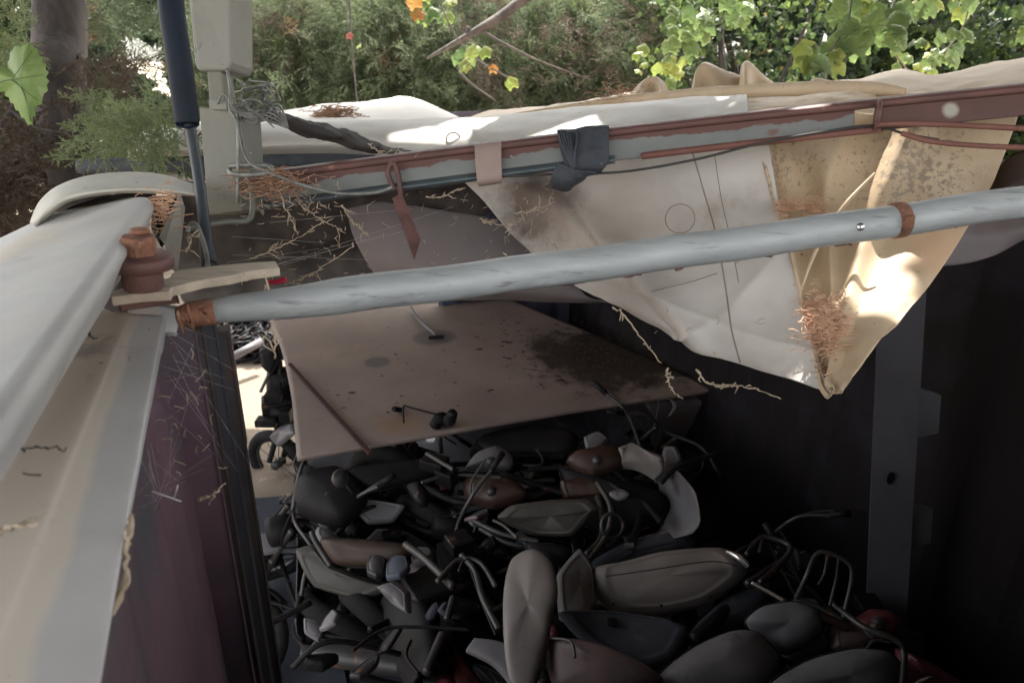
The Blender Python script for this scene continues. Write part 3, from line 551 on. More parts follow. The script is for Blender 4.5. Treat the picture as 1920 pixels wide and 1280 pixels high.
# inner tarp sheet, its shade put into a mauve colour
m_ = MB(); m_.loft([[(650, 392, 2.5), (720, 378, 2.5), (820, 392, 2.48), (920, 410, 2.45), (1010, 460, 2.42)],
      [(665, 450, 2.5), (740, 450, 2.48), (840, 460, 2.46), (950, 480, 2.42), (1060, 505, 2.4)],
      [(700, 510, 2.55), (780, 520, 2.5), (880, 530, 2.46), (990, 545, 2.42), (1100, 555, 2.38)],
      [(740, 560, 2.65), (820, 566, 2.6), (900, 565, 2.55), (1000, 566, 2.5), (1140, 566, 2.4)]], 34, 60, .004, amp=.012, ns=3); m_.build('inner_sheet', 'tarp_shade', tp)
m_ = MB(); m_.loft([[(340, 350, 2.25), (600, 340, 2.3), (760, 345, 2.35), (900, 345, 2.35)], [(330, 420, 2.5), (560, 400, 2.5), (740, 378, 2.48), (920, 395, 2.45)], [(330, 520, 2.9), (520, 510, 2.85), (640, 480, 2.8), (700, 440, 2.75)], [(345, 580, 3.0), (520, 585, 2.95), (660, 560, 2.85), (760, 560, 2.8)]], 30, 60, .006, amp=.03, ns=6); m_.build('shaded_lining', 'tarp_dark', tp)  # lining's shade put into its near-black colour
# right tan sheet
def foldE(u, v):
    a = .05 * math.exp(-((v - .42 + .25 * u) / .07) ** 2); b = -.05 * math.exp(-((v - .22 + .1 * u) / .09) ** 2); c = .045 * math.exp(-((v - .70 + .45 * u) / .06) ** 2)
    return (a + b + c) * (1 - u * .6)
m_ = MB(); m_.loft([[(1395, 232, 2.10), (1500, 222, 2.08), (1620, 215, 2.05), (1760, 205, 2.0), (1915, 190, 1.95)],
      [(1424, 290, 2.06), (1500, 290, 2.08), (1620, 285, 2.05), (1760, 275, 1.98), (1897, 250, 1.95)],
      [(1450, 375, 2.04), (1520, 380, 2.10), (1620, 375, 2.02), (1740, 365, 1.96), (1862, 340, 1.94)],
      [(1476, 460, 1.97), (1535, 465, 2.04), (1620, 465, 1.98), (1710, 460, 1.93), (1805, 442, 1.92)],
      [(1500, 555, 1.88), (1550, 560, 1.92), (1610, 560, 1.87), (1672, 560, 1.82), (1735, 545, 1.84)],
      [(1528, 655, 1.785), (1555, 660, 1.80), (1590, 662, 1.75), (1625, 658, 1.71), (1662, 622, 1.74)],
      [(1545, 715, 1.725), (1558, 716, 1.73), (1575, 714, 1.70), (1595, 708, 1.68), (1612, 692, 1.69)],
      [(1556, 737, 1.70), (1562, 737, 1.70), (1568, 736, 1.69), (1575, 734, 1.68), (1580, 730, 1.68)]], 84, 84, .004, amp=.008, ns=6, fold=foldE)
m_.build('corner_sheet', 'tarp_tan', tp)
m_ = MB(); m_.tube([(1500, 548, 1.92), (1530, 470, 1.93), (1580, 390, 1.93), (1640, 325, 1.93)], [.003, .005, .006, .003], 8, 40); m_.build('piping', 'tarp_tan', tp)
m_ = MB(); m_.loft([[(1800, 300, 2.5), (1870, 300, 2.5), (1990, 280, 2.5)], [(1790, 400, 2.42), (1870, 400, 2.42), (1990, 370, 2.42)], [(1770, 440, 2.38), (1860, 440, 2.38), (1990, 410, 2.38)], [(1740, 500, 2.4), (1850, 485, 2.4), (1990, 420, 2.4)]], 24, 36, .005, amp=.02, ns=4); m_.build('under_fold', 'tarp_shade', tp)  # underside of the fold, its shade put into the colour
m_ = MB(); m_.loft([[(1850, 360, 2.2), (1885, 300, 2.2), (1960, 270, 2.2)], [(1845, 375, 2.15), (1890, 352, 2.15), (1960, 352, 2.15)]], 12, 16, .01, amp=.01, ns=6)
top(m_, 'rag', 'orange_tan', 'dull orange brown rag tucked behind the tarp at the right edge', 'cloth')
# twisted dark cloth strip
m_ = MB(); m_.loft([[(470, 205, 2.02), (540, 212, 2.06), (610, 232, 2.14), (700, 265, 2.2), (785, 288, 2.26)], [(470, 215, 1.99), (540, 222, 2.0), (610, 245, 2.06), (700, 275, 2.12), (790, 295, 2.22)], [(480, 226, 2.02), (545, 246, 2.04), (620, 268, 2.1), (700, 290, 2.16), (790, 302, 2.24)]], 16, 60, .006, amp=.012, ns=14)
top(m_, 'twisted_cloth', 'tarp_dark', 'twisted dirty grey cloth strip pulled from the post over the roll', 'cloth')
# dark tube / rail beneath the roll at left
m_ = MB(); m_.tube([(150, 312, 2.5), (400, 306, 2.42), (640, 303, 2.36), (900, 318, 2.3)], .024, 16, 40); top(m_, 'dark_tube', 'rubber', 'dark rubbery tube lying under the rolled tarp behind the post', 'tube')
# stripes of shadow-coloured tape on the roll
# ---------------------------------------------------------------- board in the container
bd = root('white_board', 'large dusty white board lying across the motorcycles', 'board', PZ(900, 720, 1.12))
Z = 1.12
e = lambda x0, y0, x1, y1, z=Z: [PZ(x0, y0, z).lerp(PZ(x1, y1, z), t / 4) + Vector((0, 0, .012 * math.sin(t * 1.3 + y0))) for t in range(5)]
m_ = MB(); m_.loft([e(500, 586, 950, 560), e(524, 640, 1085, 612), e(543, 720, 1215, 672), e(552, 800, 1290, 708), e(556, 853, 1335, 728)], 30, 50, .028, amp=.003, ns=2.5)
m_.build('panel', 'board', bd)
m_ = MB(); m_.bar(PZ(543, 682, Z + .02), PZ(622, 770, Z + .02), .025, .012); m_.bar(PZ(622, 770, Z + .02), PZ(695, 850, Z + .01), .025, .012); m_.build('edge_strip', 'board_strip', bd)
def spot(px, py, rx, ry, z, n=26): return [PZ(px + rx * math.cos(2 * math.pi * i / n) * (1 + .08 * math.sin(3 * i)), py + ry * math.sin(2 * math.pi * i / n), z) for i in range(n)]
tt = root('t_handle', 'thin pale rod with a dark crossbar lying on the white board', 'tool', PZ(810, 630, Z))
m_ = MB(); m_.tube([PZ(770, 575, Z + .03), PZ(785, 598, Z + .05), PZ(818, 628, Z + .04)], .012, 8, 12); m_.build('rod', 'mudgrey', tt)
m_ = MB(); m_.bar(PZ(804, 633, Z + .03), PZ(832, 631, Z + .03), .02, .02); m_.build('crossbar', 'black', tt)
deb = MB(); random.seed(5)
for i in range(520):
    u = random.random() ** 1.3; px = 1080 + random.gauss(0, 70) + random.gauss(0, 20); py = 655 + (px - 1060) * .22 + random.gauss(0, 26)
    if random.random() < .12: px, py = random.uniform(600, 1150), random.uniform(600, 780)
    if not (560 < px < 1290 and 590 < py < 800) or py > 842 - (px - 690) * .19: continue
    q = PZ(px, py, Z + .012); s_ = random.uniform(.0015, .007) * (1.8 if random.random() < .1 else 1); a = random.gauss(0, .4)
    deb.puff([q + Vector((math.cos(a + t) * s_ * 2.2, math.sin(a + t) * s_, 0)) for j, t in enumerate((0, 1.2, 2.4, 3.6, 5))], s_ * .35, 8, 2)
top(deb, 'dirt', 'board_strip', 'dark leaf dirt scattered over the right part of the board', 'dirt', kind='stuff')
# small valve in front of the board
tv = root('water_tap', 'small rusty tap with a thin bent rod in front of the board', 'tap', PZ(830, 800, 1.15))
m_ = MB(); m_.tube([PZ(757, 792, 1.18), PZ(757, 762, 1.22), PZ(770, 764, 1.22), PZ(820, 777, 1.2)], .006, 6, 24); m_.build('rod', 'tube_dark', tv)
m_ = MB(); m_.tube([PZ(812, 800, 1.14), PZ(826, 785, 1.17), PZ(842, 788, 1.17), (848, 776, 3.55)], [.028, .040, .036, .026], 10, 16); m_.tube([PZ(822, 790, 1.15), PZ(828, 850, 1.0)], .012, 8); m_.build('valve', 'engine', tv)
# ---------------------------------------------------------------- motorcycles
def wheel(par, c, nrm, R_, w_=.09, spokes=True, col='tyre'):
    c = V(c); nrm = Vector(nrm).normalized()
    a = nrm.orthogonal().normalized(); b = nrm.cross(a); n, k = 40, 12; vs = []; r = w_ / 2
    for i in range(n):
        t = 2 * math.pi * i / n; rd = a * math.cos(t) + b * math.sin(t); 
        for j in range(k):
            p = 2 * math.pi * j / k; vs.append(c + rd * (R_ - r + r * math.cos(p)) + nrm * r * 1.05 * math.sin(p))
    m_ = MB(); m_.add(vs, [(i * k + j, i * k + (j + 1) % k, ((i + 1) % n) * k + (j + 1) % k, ((i + 1) % n) * k + j) for i in range(n) for j in range(k)])
    wv = m_.build('wheel', col, par)
    m_ = MB(); m_.ring(c, nrm, R_ - w_ * .98, .013, 36, 8); m_.tube([c - nrm * .05, c + nrm * .05], .035, 14)
    for i in range(10 if spokes else 5):
        t = 2 * math.pi * i / (10 if spokes else 5); rd = a * math.cos(t) + b * math.sin(t); m_.tube([c + rd * .03, c + rd * (R_ - w_ * .95)], .003 if spokes else .014, 5)
    m_.build('rim', 'tube_grey', wv); return wv
def tubes(par, name, m, lst):
    m_ = MB()
    for pts, r in lst: m_.tube(pts, r, 9, 10 + 6 * len(pts))
    return m_.build(name, m, par)
def blob(par, name, m, out, th=.08, n=40, **k):
    hard = name in ('body_panel', 'side_cover', 'fairing', 'apron', 'floor_board', 'headlight', 'base', 'body', 'clutch_cover', 'headlight_cowl', 'guard', 'cover_panel')
    soft = name in ('seat', 'cover', 'oval_seat')
    k.setdefault('sharp', .7 if hard else .25); k.setdefault('pw', 3.6 if hard else 2.3)
    if hard: k.setdefault('bend', .4); k.setdefault('inset', .004 if name != 'guard' else 0)
    m_ = MB(); m_.puff(out, th, max(n, 56), 9, **k); o = m_.build(name, m, par)
    if soft:
        q = MB(); q.tube(crom([V(p) for p in out], 50, True) + [crom([V(p) for p in out], 50, True)[0]], .0055, 6); q.build('piping', 'tube_dark', o)
    if 'tank' in name:
        p_ = [V(p) for p in out]; cc = sum(p_, Vector()) / len(p_); nv = (Vector((0, 0, CZ)) - cc).normalized(); q = MB(); q.tube([cc + nv * th * .85, cc + nv * (th + .012)], .026, 18); q.build('filler_cap', 'tube_grey', o)
    return o
def engine(par, c, s=1.0, rot=0):
    c = V(c); m_ = MB(); X = Vector((math.cos(rot), math.sin(rot), 0)); Y = Vector((-X.y, X.x, 0)); Zv = Vector((0, 0, 1))
    m_.box(c, X * .13 * s, Y * .10 * s, Zv * .10 * s, .03 * s); m_.tube([c - Y * .13 * s, c + Y * .13 * s], .075 * s, 20)
    for i in range(7): m_.box(c + X * .11 * s + Zv * (.08 + .022 * i) * s, X * .075 * s, Y * .07 * s, Zv * .005 * s)
    m_.box(c + X * .11 * s + Zv * .24 * s, X * .05 * s, Y * .05 * s, Zv * .03 * s, .01)
    return m_.build('engine', 'engine', par)
zz = lambda z: (lambda *pts: [PZ(x, y, z) for x, y in pts])
# A: black motorcycle under the board, front wheel out in the light
A = root('motorcycle', 'black motorcycle under the board, its front wheel against sunlit ground', 'motorcycle', PZ(500, 930, 0))
wc = PY(500, 866, 5.0); wheel(A, PY(522, 868, 4.95), (.42, .90, .05), .285, .085)
engine(A, PY(522, 765, 5.0), .9, .3)
tubes(A, 'fork', 'tube_dark', [([PY(505, 866, 4.9), PY(520, 800, 4.95), PY(525, 690, 5.1), PY(515, 650, 5.15)], .022), ([PY(530, 866, 5.1), PY(545, 780, 5.15), PY(545, 690, 5.2)], .022)])
tubes(A, 'handlebar', 'tube_grey', [([PY(488, 735, 5.0), PY(505, 700, 5.05), PY(520, 675, 5.1), PY(560, 670, 5.2)], .012)])
blob(A, 'headlight', 'black', [PY(488, 650, 5.1), PY(515, 640, 5.1), PY(530, 670, 5.1), PY(515, 700, 5.1), PY(492, 685, 5.1)], .08)
blob(A, 'fuel_tank', 'black', [PY(500, 700, 5.1), PY(545, 690, 5.15), PY(580, 740, 5.2), PY(560, 800, 5.2), PY(510, 790, 5.1)], .12)
blob(A, 'side_cover', 'mudgrey', [PY(508, 820, 4.85), PY(530, 800, 4.85), PY(548, 792, 4.85), (552, 812, 4.95), PY(520, 836, 4.85)], .03)
for q_, hx, hz_ in ((PY(513, 743, 4.85), .06, .03), (PY(500, 790, 4.85), .075, .028), (PY(536, 778, 4.85), .04, .05)):
    m_ = MB(); m_.box(q_, Vector((hx, 0, 0)), Vector((0, .05, 0)), Vector((0, 0, hz_)), .01); m_.build('battery_box', 'engine', A)
tubes(A, 'frame', 'tube_dark', [([PY(525, 690, 5.1), PY(600, 780, 5.3), PY(720, 790, 5.6)], .02), ([PY(525, 720, 5.1), PY(540, 850, 5.1), PY(640, 880, 5.3)], .02)])
blob(A, 'seat', 'black', [PY(570, 700, 5.4), PY(700, 690, 5.7), PY(710, 730, 5.7), PY(580, 745, 5.4)], .06)
wheel(A, PY(700, 850, 5.6), (.80, .60, 0), .30, .11)
# dark motorcycle standing below the board
B_ = root('motorcycle', 'black motorcycle in deep shade right below the board edge', 'motorcycle', PZ(720, 1050, 0))
wheel(B_, PZ(590, 960, .32), (.85, .5, 0), .31, .11); wheel(B_, PZ(735, 905, .75), (.35, .9, .25), .28, .10)
engine(B_, PZ(660, 960, .55), 1.1, .4)
blob(B_, 'fuel_tank', 'black', [PZ(560, 900, .95), PZ(640, 880, .97), PZ(690, 930, .92), PZ(640, 985, .85), PZ(560, 960, .86)], .12)
blob(B_, 'seat', 'black', [PZ(650, 880, 1.0), PZ(800, 862, 1.0), PZ(850, 880, .95), PZ(700, 920, .92)], .06)
tubes(B_, 'frame', 'tube_dark', [(zz(.8)((560, 900), (680, 960), (820, 930)), .02), (zz(.6)((540, 960), (660, 1010), (840, 980)), .02), (zz(.9)((690, 880), (678, 905), (690, 932)), .008)])
blob(B_, 'side_cover', 'mudgrey', [PZ(665, 955, .85), PZ(690, 935, .88), PZ(760, 948, .85), PZ(738, 978, .8), PZ(690, 982, .8)], .03)
# C: motorcycle with cream side fairing and a mirror
Cc = root('motorcycle', 'motorcycle with a long cream side fairing in the middle of the pile', 'motorcycle', PZ(1020, 990, .4))
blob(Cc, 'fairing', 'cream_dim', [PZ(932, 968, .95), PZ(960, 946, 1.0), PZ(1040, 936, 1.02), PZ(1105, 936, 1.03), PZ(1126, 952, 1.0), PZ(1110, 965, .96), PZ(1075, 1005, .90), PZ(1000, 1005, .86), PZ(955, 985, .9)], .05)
blob(Cc, 'tank', 'brown_tank', [PZ(868, 910, .98), PZ(900, 893, 1.0), PZ(960, 900, 1.0), PZ(990, 930, .97), PZ(930, 952, .93), PZ(880, 940, .93)], .08)
tubes(Cc, 'frame', 'tube_grey', [(zz(.9)((888, 975), (940, 1000), (1010, 1015)), .014), (zz(.85)((900, 990), (960, 1020), (1040, 1022)), .014), (zz(.95)((1080, 890), (1120, 930), (1130, 1000), (1100, 1040)), .017), (zz(1.0)((990, 830), (1012, 850), (1015, 870), (980, 872)), .006)])
tubes(Cc, 'handlebar', 'tube_grey', [([PZ(1120, 905, 1.1), PZ(1145, 950, 1.08), PZ(1138, 1000, 1.0), PZ(1105, 1050, .95)], .014)])
engine(Cc, PZ(1010, 1040, .55), 1.0, -.3); wheel(Cc, PZ(1190, 965, .65), (.5, .8, .35), .29, .1); wheel(Cc, PZ(870, 1050, .45), (.6, .7, .4), .28, .1)
m_ = MB(); m_.puff([PZ(1142, 925, 1.12), PZ(1165, 918, 1.12), PZ(1180, 928, 1.12), PZ(1160, 938, 1.1)], .018); m_.build('mirror', 'mudgrey', Cc)
m_ = MB(); m_.ring(PZ(1148, 985, 1.03), (.3, -.8, .5), .055, .009); m_.build('brake_lever', 'tube_grey', Cc)
# D: white crescent fairing with square headlight
D = root('scooter', 'scooter with curved white leg shield and square cream headlight', 'scooter', PZ(1240, 960, .4))
m_ = MB(); m_.loft([[PZ(1228, 850, 1.1), PZ(1270, 885, 1.12), PZ(1302, 925, 1.1), PZ(1312, 975, 1.03), PZ(1300, 1000, .95)],
                    [PZ(1232, 880, 1.02), PZ(1262, 900, 1.05), PZ(1285, 935, 1.02), PZ(1290, 975, .97), PZ(1260, 1010, .88)],
                    [PZ(1236, 920, .9), PZ(1250, 930, .92), PZ(1256, 950, .9), PZ(1240, 985, .85), PZ(1215, 1015, .8)]], 16, 34, .008, amp=.003); m_.build('leg_shield', 'mudgrey', D)
m_ = MB(); m_.tube([PZ(1272, 885, 1.125), PZ(1303, 925, 1.105), PZ(1313, 978, 1.03)], [.003, .006, .003], 8, 20); m_.build('trim', 'cream', D)
m_ = MB(); m_.loft([[PZ(1168, 843, 1.22), PZ(1186, 830, 1.24), PZ(1236, 862, 1.2)], [PZ(1166, 868, 1.15), PZ(1195, 862, 1.18), PZ(1243, 882, 1.14)], [PZ(1172, 878, 1.1), PZ(1200, 885, 1.1), PZ(1226, 900, 1.08)]], 14, 16, .03, amp=.002); m_.build('headlight', 'cream', D)
blob(D, 'headlight_cowl', 'mudgrey', [PZ(1246, 838, 1.18), PZ(1270, 840, 1.18), PZ(1280, 865, 1.14), PZ(1255, 890, 1.1), PZ(1228, 905, 1.05), PZ(1240, 870, 1.1)], .04)
tubes(D, 'handlebar', 'tube_dark', [([PZ(1240, 905, 1.12), PZ(1275, 872, 1.17), PZ(1345, 850, 1.18)], .013), ([PZ(1320, 858, 1.17), PZ(1315, 880, 1.12), PZ(1298, 898, 1.1)], .006)])
blob(D, 'seat', 'black', [PZ(1050, 880, 1.0), PZ(1150, 900, 1.0), PZ(1240, 930, .95), PZ(1230, 980, .85), PZ(1120, 1000, .8)], .06)
blob(D, 'body', 'bluegrey', [PZ(1105, 1060, .9), PZ(1180, 1020, .9), PZ(1290, 1000, .88), PZ(1300, 1025, .8), PZ(1200, 1050, .8), PZ(1130, 1075, .82)], .06)
tubes(D, 'frame', 'tube_dark', [(zz(.9)((1170, 900), (1200, 960), (1180, 1030)), .02), (zz(.95)((1150, 880), (1190, 920), (1240, 980)), .016)])
wheel(D, PZ(1230, 965, .70), (.6, .7, -.4), .24, .1, False)
m_ = MB(); m_.box(PZ(1180, 1022, .97), Vector((.02, 0, 0)), Vector((0, .01, 0)), Vector((0, 0, .008))); m_.build('plate', 'mudgrey', D)
# E: red motorcycle behind
E = root('motorcycle', 'dull red motorcycle lying behind the cream fairing', 'motorcycle', PZ(1090, 860, .5))
blob(E, 'fuel_tank', 'brown_tank', [PZ(1062, 868, 1.05), PZ(1085, 845, 1.1), PZ(1160, 838, 1.1), PZ(1180, 870, 1.05), PZ(1110, 895, 1.0)], .07)
blob(E, 'side_cover', 'brown_tank', [PZ(1050, 905, .98), PZ(1120, 890, 1.0), PZ(1140, 930, .95), PZ(1060, 935, .92)], .04)
blob(E, 'seat', 'black', [PZ(900, 820, 1.0), PZ(1000, 800, 1.02), PZ(1080, 815, 1.02), PZ(1060, 850, .98), PZ(920, 850, .96)], .06)
blob(E, 'headlight', 'mudgrey', [PZ(1095, 820, 1.12), PZ(1120, 812, 1.13), PZ(1140, 825, 1.12), PZ(1120, 842, 1.1), PZ(1100, 842, 1.1)], .03)
tubes(E, 'frame', 'tube_dark', [(zz(1.0)((990, 880), (1090, 880), (1180, 930)), .015), (zz(.9)((900, 870), (1040, 920), (1150, 940)), .018)]); wheel(E, PZ(960, 870, .72), (.3, .8, .5), .27, .09)
# far grey motorcycle with rounded tank
G = root('motorcycle', 'motorcycle with a rounded dull grey tank beneath the tap', 'motorcycle', PZ(880, 900, .4))
blob(G, 'fuel_tank', 'mudgrey', [PZ(872, 880, 1.0), PZ(895, 850, 1.05), PZ(935, 838, 1.07), PZ(962, 860, 1.03), PZ(955, 880, 1.0), PZ(900, 884, .98)], .07)
blob(G, 'lamp', 'engine', [PZ(762, 912, 1.02), PZ(785, 903, 1.05), PZ(805, 925, 1.0), PZ(800, 950, .95), PZ(782, 945, .96)], .04)
m_ = MB(); m_.box(PZ(815, 868, 1.08), Vector((.06, -.03, 0)), Vector((.02, .05, 0)), Vector((0, 0, .03)), .01); m_.box(PZ(838, 893, 1.04), Vector((.045, -.03, 0)), Vector((.02, .04, 0)), Vector((0, 0, .04)), .01); m_.build('instrument', 'engine', G)
tubes(G, 'handlebar', 'tube_grey', [(zz(1.12)((800, 850), (830, 868), (850, 880)), .012), (zz(1.05)((790, 905), (850, 890), (940, 895)), .01)])
tubes(G, 'frame', 'tube_dark', [(zz(.9)((780, 900), (860, 940), (980, 930)), .02), (zz(.7)((740, 960), (820, 1000), (960, 980)), .02)]); wheel(G, PZ(820, 990, .6), (.5, .7, .5), .28, .1)
# H: scooter with broad cream body in the foreground
H = root('scooter', 'large pale scooter lying on its side in the right foreground', 'scooter', PZ(1230, 1130, .4))
blob(H, 'body_panel', 'cream', [PZ(1112, 1066, .96), PZ(1170, 1052, 1.0), PZ(1245, 1032, 1.05), PZ(1355, 1026, 1.07), PZ(1396, 1060, 1.05), PZ(1395, 1085, 1.0), PZ(1330, 1130, .93), PZ(1240, 1150, .88), PZ(1160, 1150, .86), PZ(1118, 1120, .88)], .08, n=64, sharp=.3, pw=2.8)
m_ = MB(); m_.tube([PZ(1135, 1080, 1.035), PZ(1220, 1068, 1.09), PZ(1330, 1052, 1.12), PZ(1380, 1060, 1.09)], .0022, 6, 30); m_.build('panel_seam', 'black', H)
for x, y, z in ((1150, 1130, .95), (1240, 1135, .96), (1330, 1118, .99), (1378, 1048, 1.09)):
    m_ = MB(); m_.tube([PZ(x, y, z), PZ(x, y, z + .02)], .007, 12); m_.build('screw', 'tube_dark', H)
blob(H, 'floor_board', 'bluegrey', [PZ(1046, 1150, .94), PZ(1130, 1146, .94), PZ(1245, 1160, .92), PZ(1292, 1180, .90), PZ(1262, 1238, .86), PZ(1190, 1256, .84), PZ(1090, 1200, .88)], .05, n=50)
blob(H, 'apron', 'mudgrey', [PZ(1045, 1075, .98), PZ(1085, 1030, 1.0), PZ(1110, 1060, .97), PZ(1118, 1130, .9), PZ(1100, 1165, .88), PZ(1050, 1160, .88)], .04)
tubes(H, 'rear_frame', 'tube_grey', [(zz(1.05)((1400, 1040), (1430, 1008), (1480, 1022), (1470, 1050), (1425, 1092)), .013), (zz(1.05)((1430, 1008), (1425, 1035)), .010), (zz(1.03)((1400, 1095), (1470, 1050)), .016), (zz(1.0)((1455, 1035), (1490, 1030), (1500, 1060)), .012)])
m_ = MB(); m_.tube([PZ(1362, 1033, 1.11), PZ(1385, 1044, 1.12), PZ(1404, 1062, 1.10)], [.006, .017, .013], 12, 16); m_.build('tail_trim', 'chrome', H)
tubes(H, 'grab_bar', 'chrome', [([PZ(1410, 1092, 1.06), PZ(1470, 1125, 1.05)], .009)])
tubes(H, 'stay', 'tube_dark', [([PZ(1470, 1125, 1.05), PZ(1560, 1172, 1.0)], .010), (zz(.9)((1300, 1200), (1400, 1110), (1440, 1080)), .03), (zz(.8)((1250, 1220), (1340, 1170), (1420, 1150)), .025)])
blob(H, 'seat', 'bluegrey', [PZ(1290, 1190, .85), PZ(1360, 1120, .92), PZ(1440, 1090, .95), PZ(1430, 1140, .88), PZ(1350, 1200, .8)], .05)
wheel(H, PZ(1400, 1160, .6), (.2, .5, .85), .23, .1, False); m_ = MB(); m_.puff([PZ(1140, 1158, .97), PZ(1156, 1160, .97), PZ(1155, 1174, .96), PZ(1140, 1172, .96)], .006); m_.build('bolt_hole', 'black', H)
blob(H, 'oval_seat', 'black', [PZ(988, 1020, 1.0), PZ(1040, 1022, 1.0), PZ(1070, 1035, 1.0), PZ(1060, 1055, .97), PZ(1030, 1062, .97), PZ(1000, 1045, .98)], .03)
# I: tall pale front mudguard
I = root('front_mudguard', 'tall pale oval mudguard standing upright among the scooters', 'mudguard', PZ(990, 1200, .6))
blob(I, 'guard', 'cream', [PZ(960, 1050, 1.05), PZ(1000, 1030, 1.1), PZ(1035, 1055, 1.1), PZ(1046, 1110, 1.08), PZ(1035, 1160, 1.05), PZ(1025, 1220, 1.0), PZ(1000, 1290, .95), PZ(958, 1280, .95), PZ(945, 1200, 1.0), PZ(945, 1110, 1.03)], .045, n=56, sharp=.15, pw=2.4, bend=0)
pnl = MB(); pnl.loft([[PZ(890, 1195, .98), PZ(930, 1200, .98), PZ(975, 1215, .97)], [PZ(874, 1218, .95), PZ(920, 1235, .95), PZ(970, 1268, .93)], [PZ(880, 1226, .92), PZ(925, 1250, .92), PZ(960, 1290, .9)]], 12, 20, .02, amp=.003); top(pnl, 'side_panel', 'mudgrey', 'flat pale panel leaning against the foot of the tall mudguard', 'panel')
# J: handlebars and levers left of the guard
J = root('motorcycle', 'stripped motorcycle frame with levers left of the tall mudguard', 'motorcycle', PZ(860, 1130, .4))
tubes(J, 'frame', 'tube_grey', [(zz(1.0)((865, 1040), (890, 1070), (905, 1120), (935, 1180)), .014), (zz(1.0)((820, 1090), (860, 1050), (900, 1055), (930, 1100)), .012), (zz(.98)((760, 1020), (800, 1050), (850, 1100)), .018), (zz(.9)((850, 1120), (838, 1160)), .016), (zz(.85)((830, 1190), (800, 1260)), .022)])
tubes(J, 'cable', 'tube_dark', [(zz(.95)((660, 1220), (720, 1180), (790, 1175), (880, 1180)), .007), (zz(1.0)((930, 1190), (905, 1130), (880, 1060)), .006), (zz(.9)((770, 1200), (762, 1230), (785, 1262)), .007)])
blob(J, 'clutch_cover', 'mudgrey', [PZ(708, 1100, .95), PZ(740, 1090, .97), PZ(765, 1110, .95), PZ(770, 1150, .9), PZ(735, 1130, .9)], .04)
engine(J, PZ(820, 1120, .7), 1.1, .5); wheel(J, PZ(870, 1180, .5), (.5, .6, .6), .29, .1); wheel(J, PZ(720, 1170, .45), (.6, .6, .5), .28, .1)
tubes(J, 'lever', 'tube_grey', [(zz(1.05)((860, 1070), (868, 1052), (880, 1046)), .005)]); tubes(J, 'lever', 'tube_grey', [(zz(1.02)((925, 975), (945, 985), (970, 1008)), .008)])
# K: orange brown and olive panels at left
K = root('scooter', 'scooter with orange brown and olive panels lying at left', 'scooter', PZ(640, 1080, .3))
blob(K, 'seat', 'orange_tan', [PZ(602, 1012, .85), PZ(650, 1010, .87), PZ(755, 1020, .87), PZ(770, 1040, .83), PZ(700, 1062, .78), PZ(630, 1055, .78)], .06)
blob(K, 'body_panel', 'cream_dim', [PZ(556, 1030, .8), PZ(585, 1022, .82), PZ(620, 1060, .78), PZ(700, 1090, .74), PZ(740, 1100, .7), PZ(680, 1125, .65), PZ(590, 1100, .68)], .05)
tubes(K, 'handlebar', 'tube_grey', [([PZ(584, 996, .95), PZ(592, 1015, .92), PZ(620, 1060, .85)], .014)]); wheel(K, PZ(640, 1150, .35), (.4, .5, .75), .25, .1)
engine(K, PZ(700, 1080, .5), 1, .2)
Lm = root('exhaust_muffler', 'dull grey exhaust muffler lying at the bottom left of the pile', 'muffler', PZ(680, 1235, .4))
tubes(Lm, 'canister', 'tube_grey', [([PZ(595, 1222, .66), PZ(602, 1222, .66), PZ(720, 1240, .66), PZ(840, 1262, .66)], [.04, .055, .052, .04])])
tubes(Lm, 'tailpipe', 'tube_grey', [([PZ(566, 1222, .66), PZ(600, 1223, .66)], .03)])
# M: loose motorcycle seats and tanks along the bottom
N1 = root('motorcycle_seat', 'dark grey rounded motorcycle seat between the pale seat and the rack', 'cushion', PZ(1480, 1170, .8))
blob(N1, 'cover', 'seat_grey', [PZ(1398, 1165, 1.0), PZ(1430, 1137, 1.03), PZ(1490, 1128, 1.05), PZ(1535, 1145, 1.05), PZ(1542, 1175, 1.02), PZ(1515, 1205, .97), PZ(1470, 1225, .92), PZ(1425, 1200, .93)], .08)
blob(N1, 'base', 'mudgrey', [PZ(1490, 1120, .98), PZ(1530, 1125, .98), PZ(1560, 1180, .95), PZ(1550, 1215, .9), PZ(1480, 1235, .85), PZ(1450, 1210, .87)], .04)
N2 = root('motorcycle_seat', 'broad pale grey motorcycle seat at the bottom edge right of centre', 'cushion', PZ(1350, 1240, .7))
blob(N2, 'cover', 'mudgrey', [PZ(1238, 1265, .9), PZ(1300, 1215, .95), PZ(1370, 1185, 1.0), PZ(1420, 1188, 1.0), PZ(1460, 1235, .95), PZ(1440, 1290, .9), PZ(1350, 1310, .87), PZ(1260, 1300, .87)], .09)
N3 = root('fuel_tank', 'faded pink fuel tank along the bottom edge beside the mudguard', 'tank', PZ(1130, 1250, .7))
blob(N3, 'shell', 'rosy', [PZ(1025, 1205, .97), PZ(1060, 1196, 1.0), PZ(1130, 1210, 1.0), PZ(1210, 1245, .97), PZ(1245, 1280, .93), PZ(1150, 1310, .9), PZ(1040, 1290, .9)], .07)
tubes(N3, 'fuel_pipe', 'tube_grey', [([PZ(1035, 1196, 1.02), PZ(1070, 1202, 1.05), PZ(1078, 1232, 1.03)], .006)])
N4 = root('motorcycle_seat', 'wide grey motorcycle seat at the bottom edge near the red mudguard', 'cushion', PZ(1580, 1250, .8))
blob(N4, 'cover', 'seat_grey', [PZ(1440, 1290, .95), PZ(1510, 1240, 1.0), PZ(1600, 1216, 1.05), PZ(1665, 1222, 1.05), PZ(1690, 1260, 1.0), PZ(1660, 1310, .95), PZ(1540, 1330, .9)], .07)
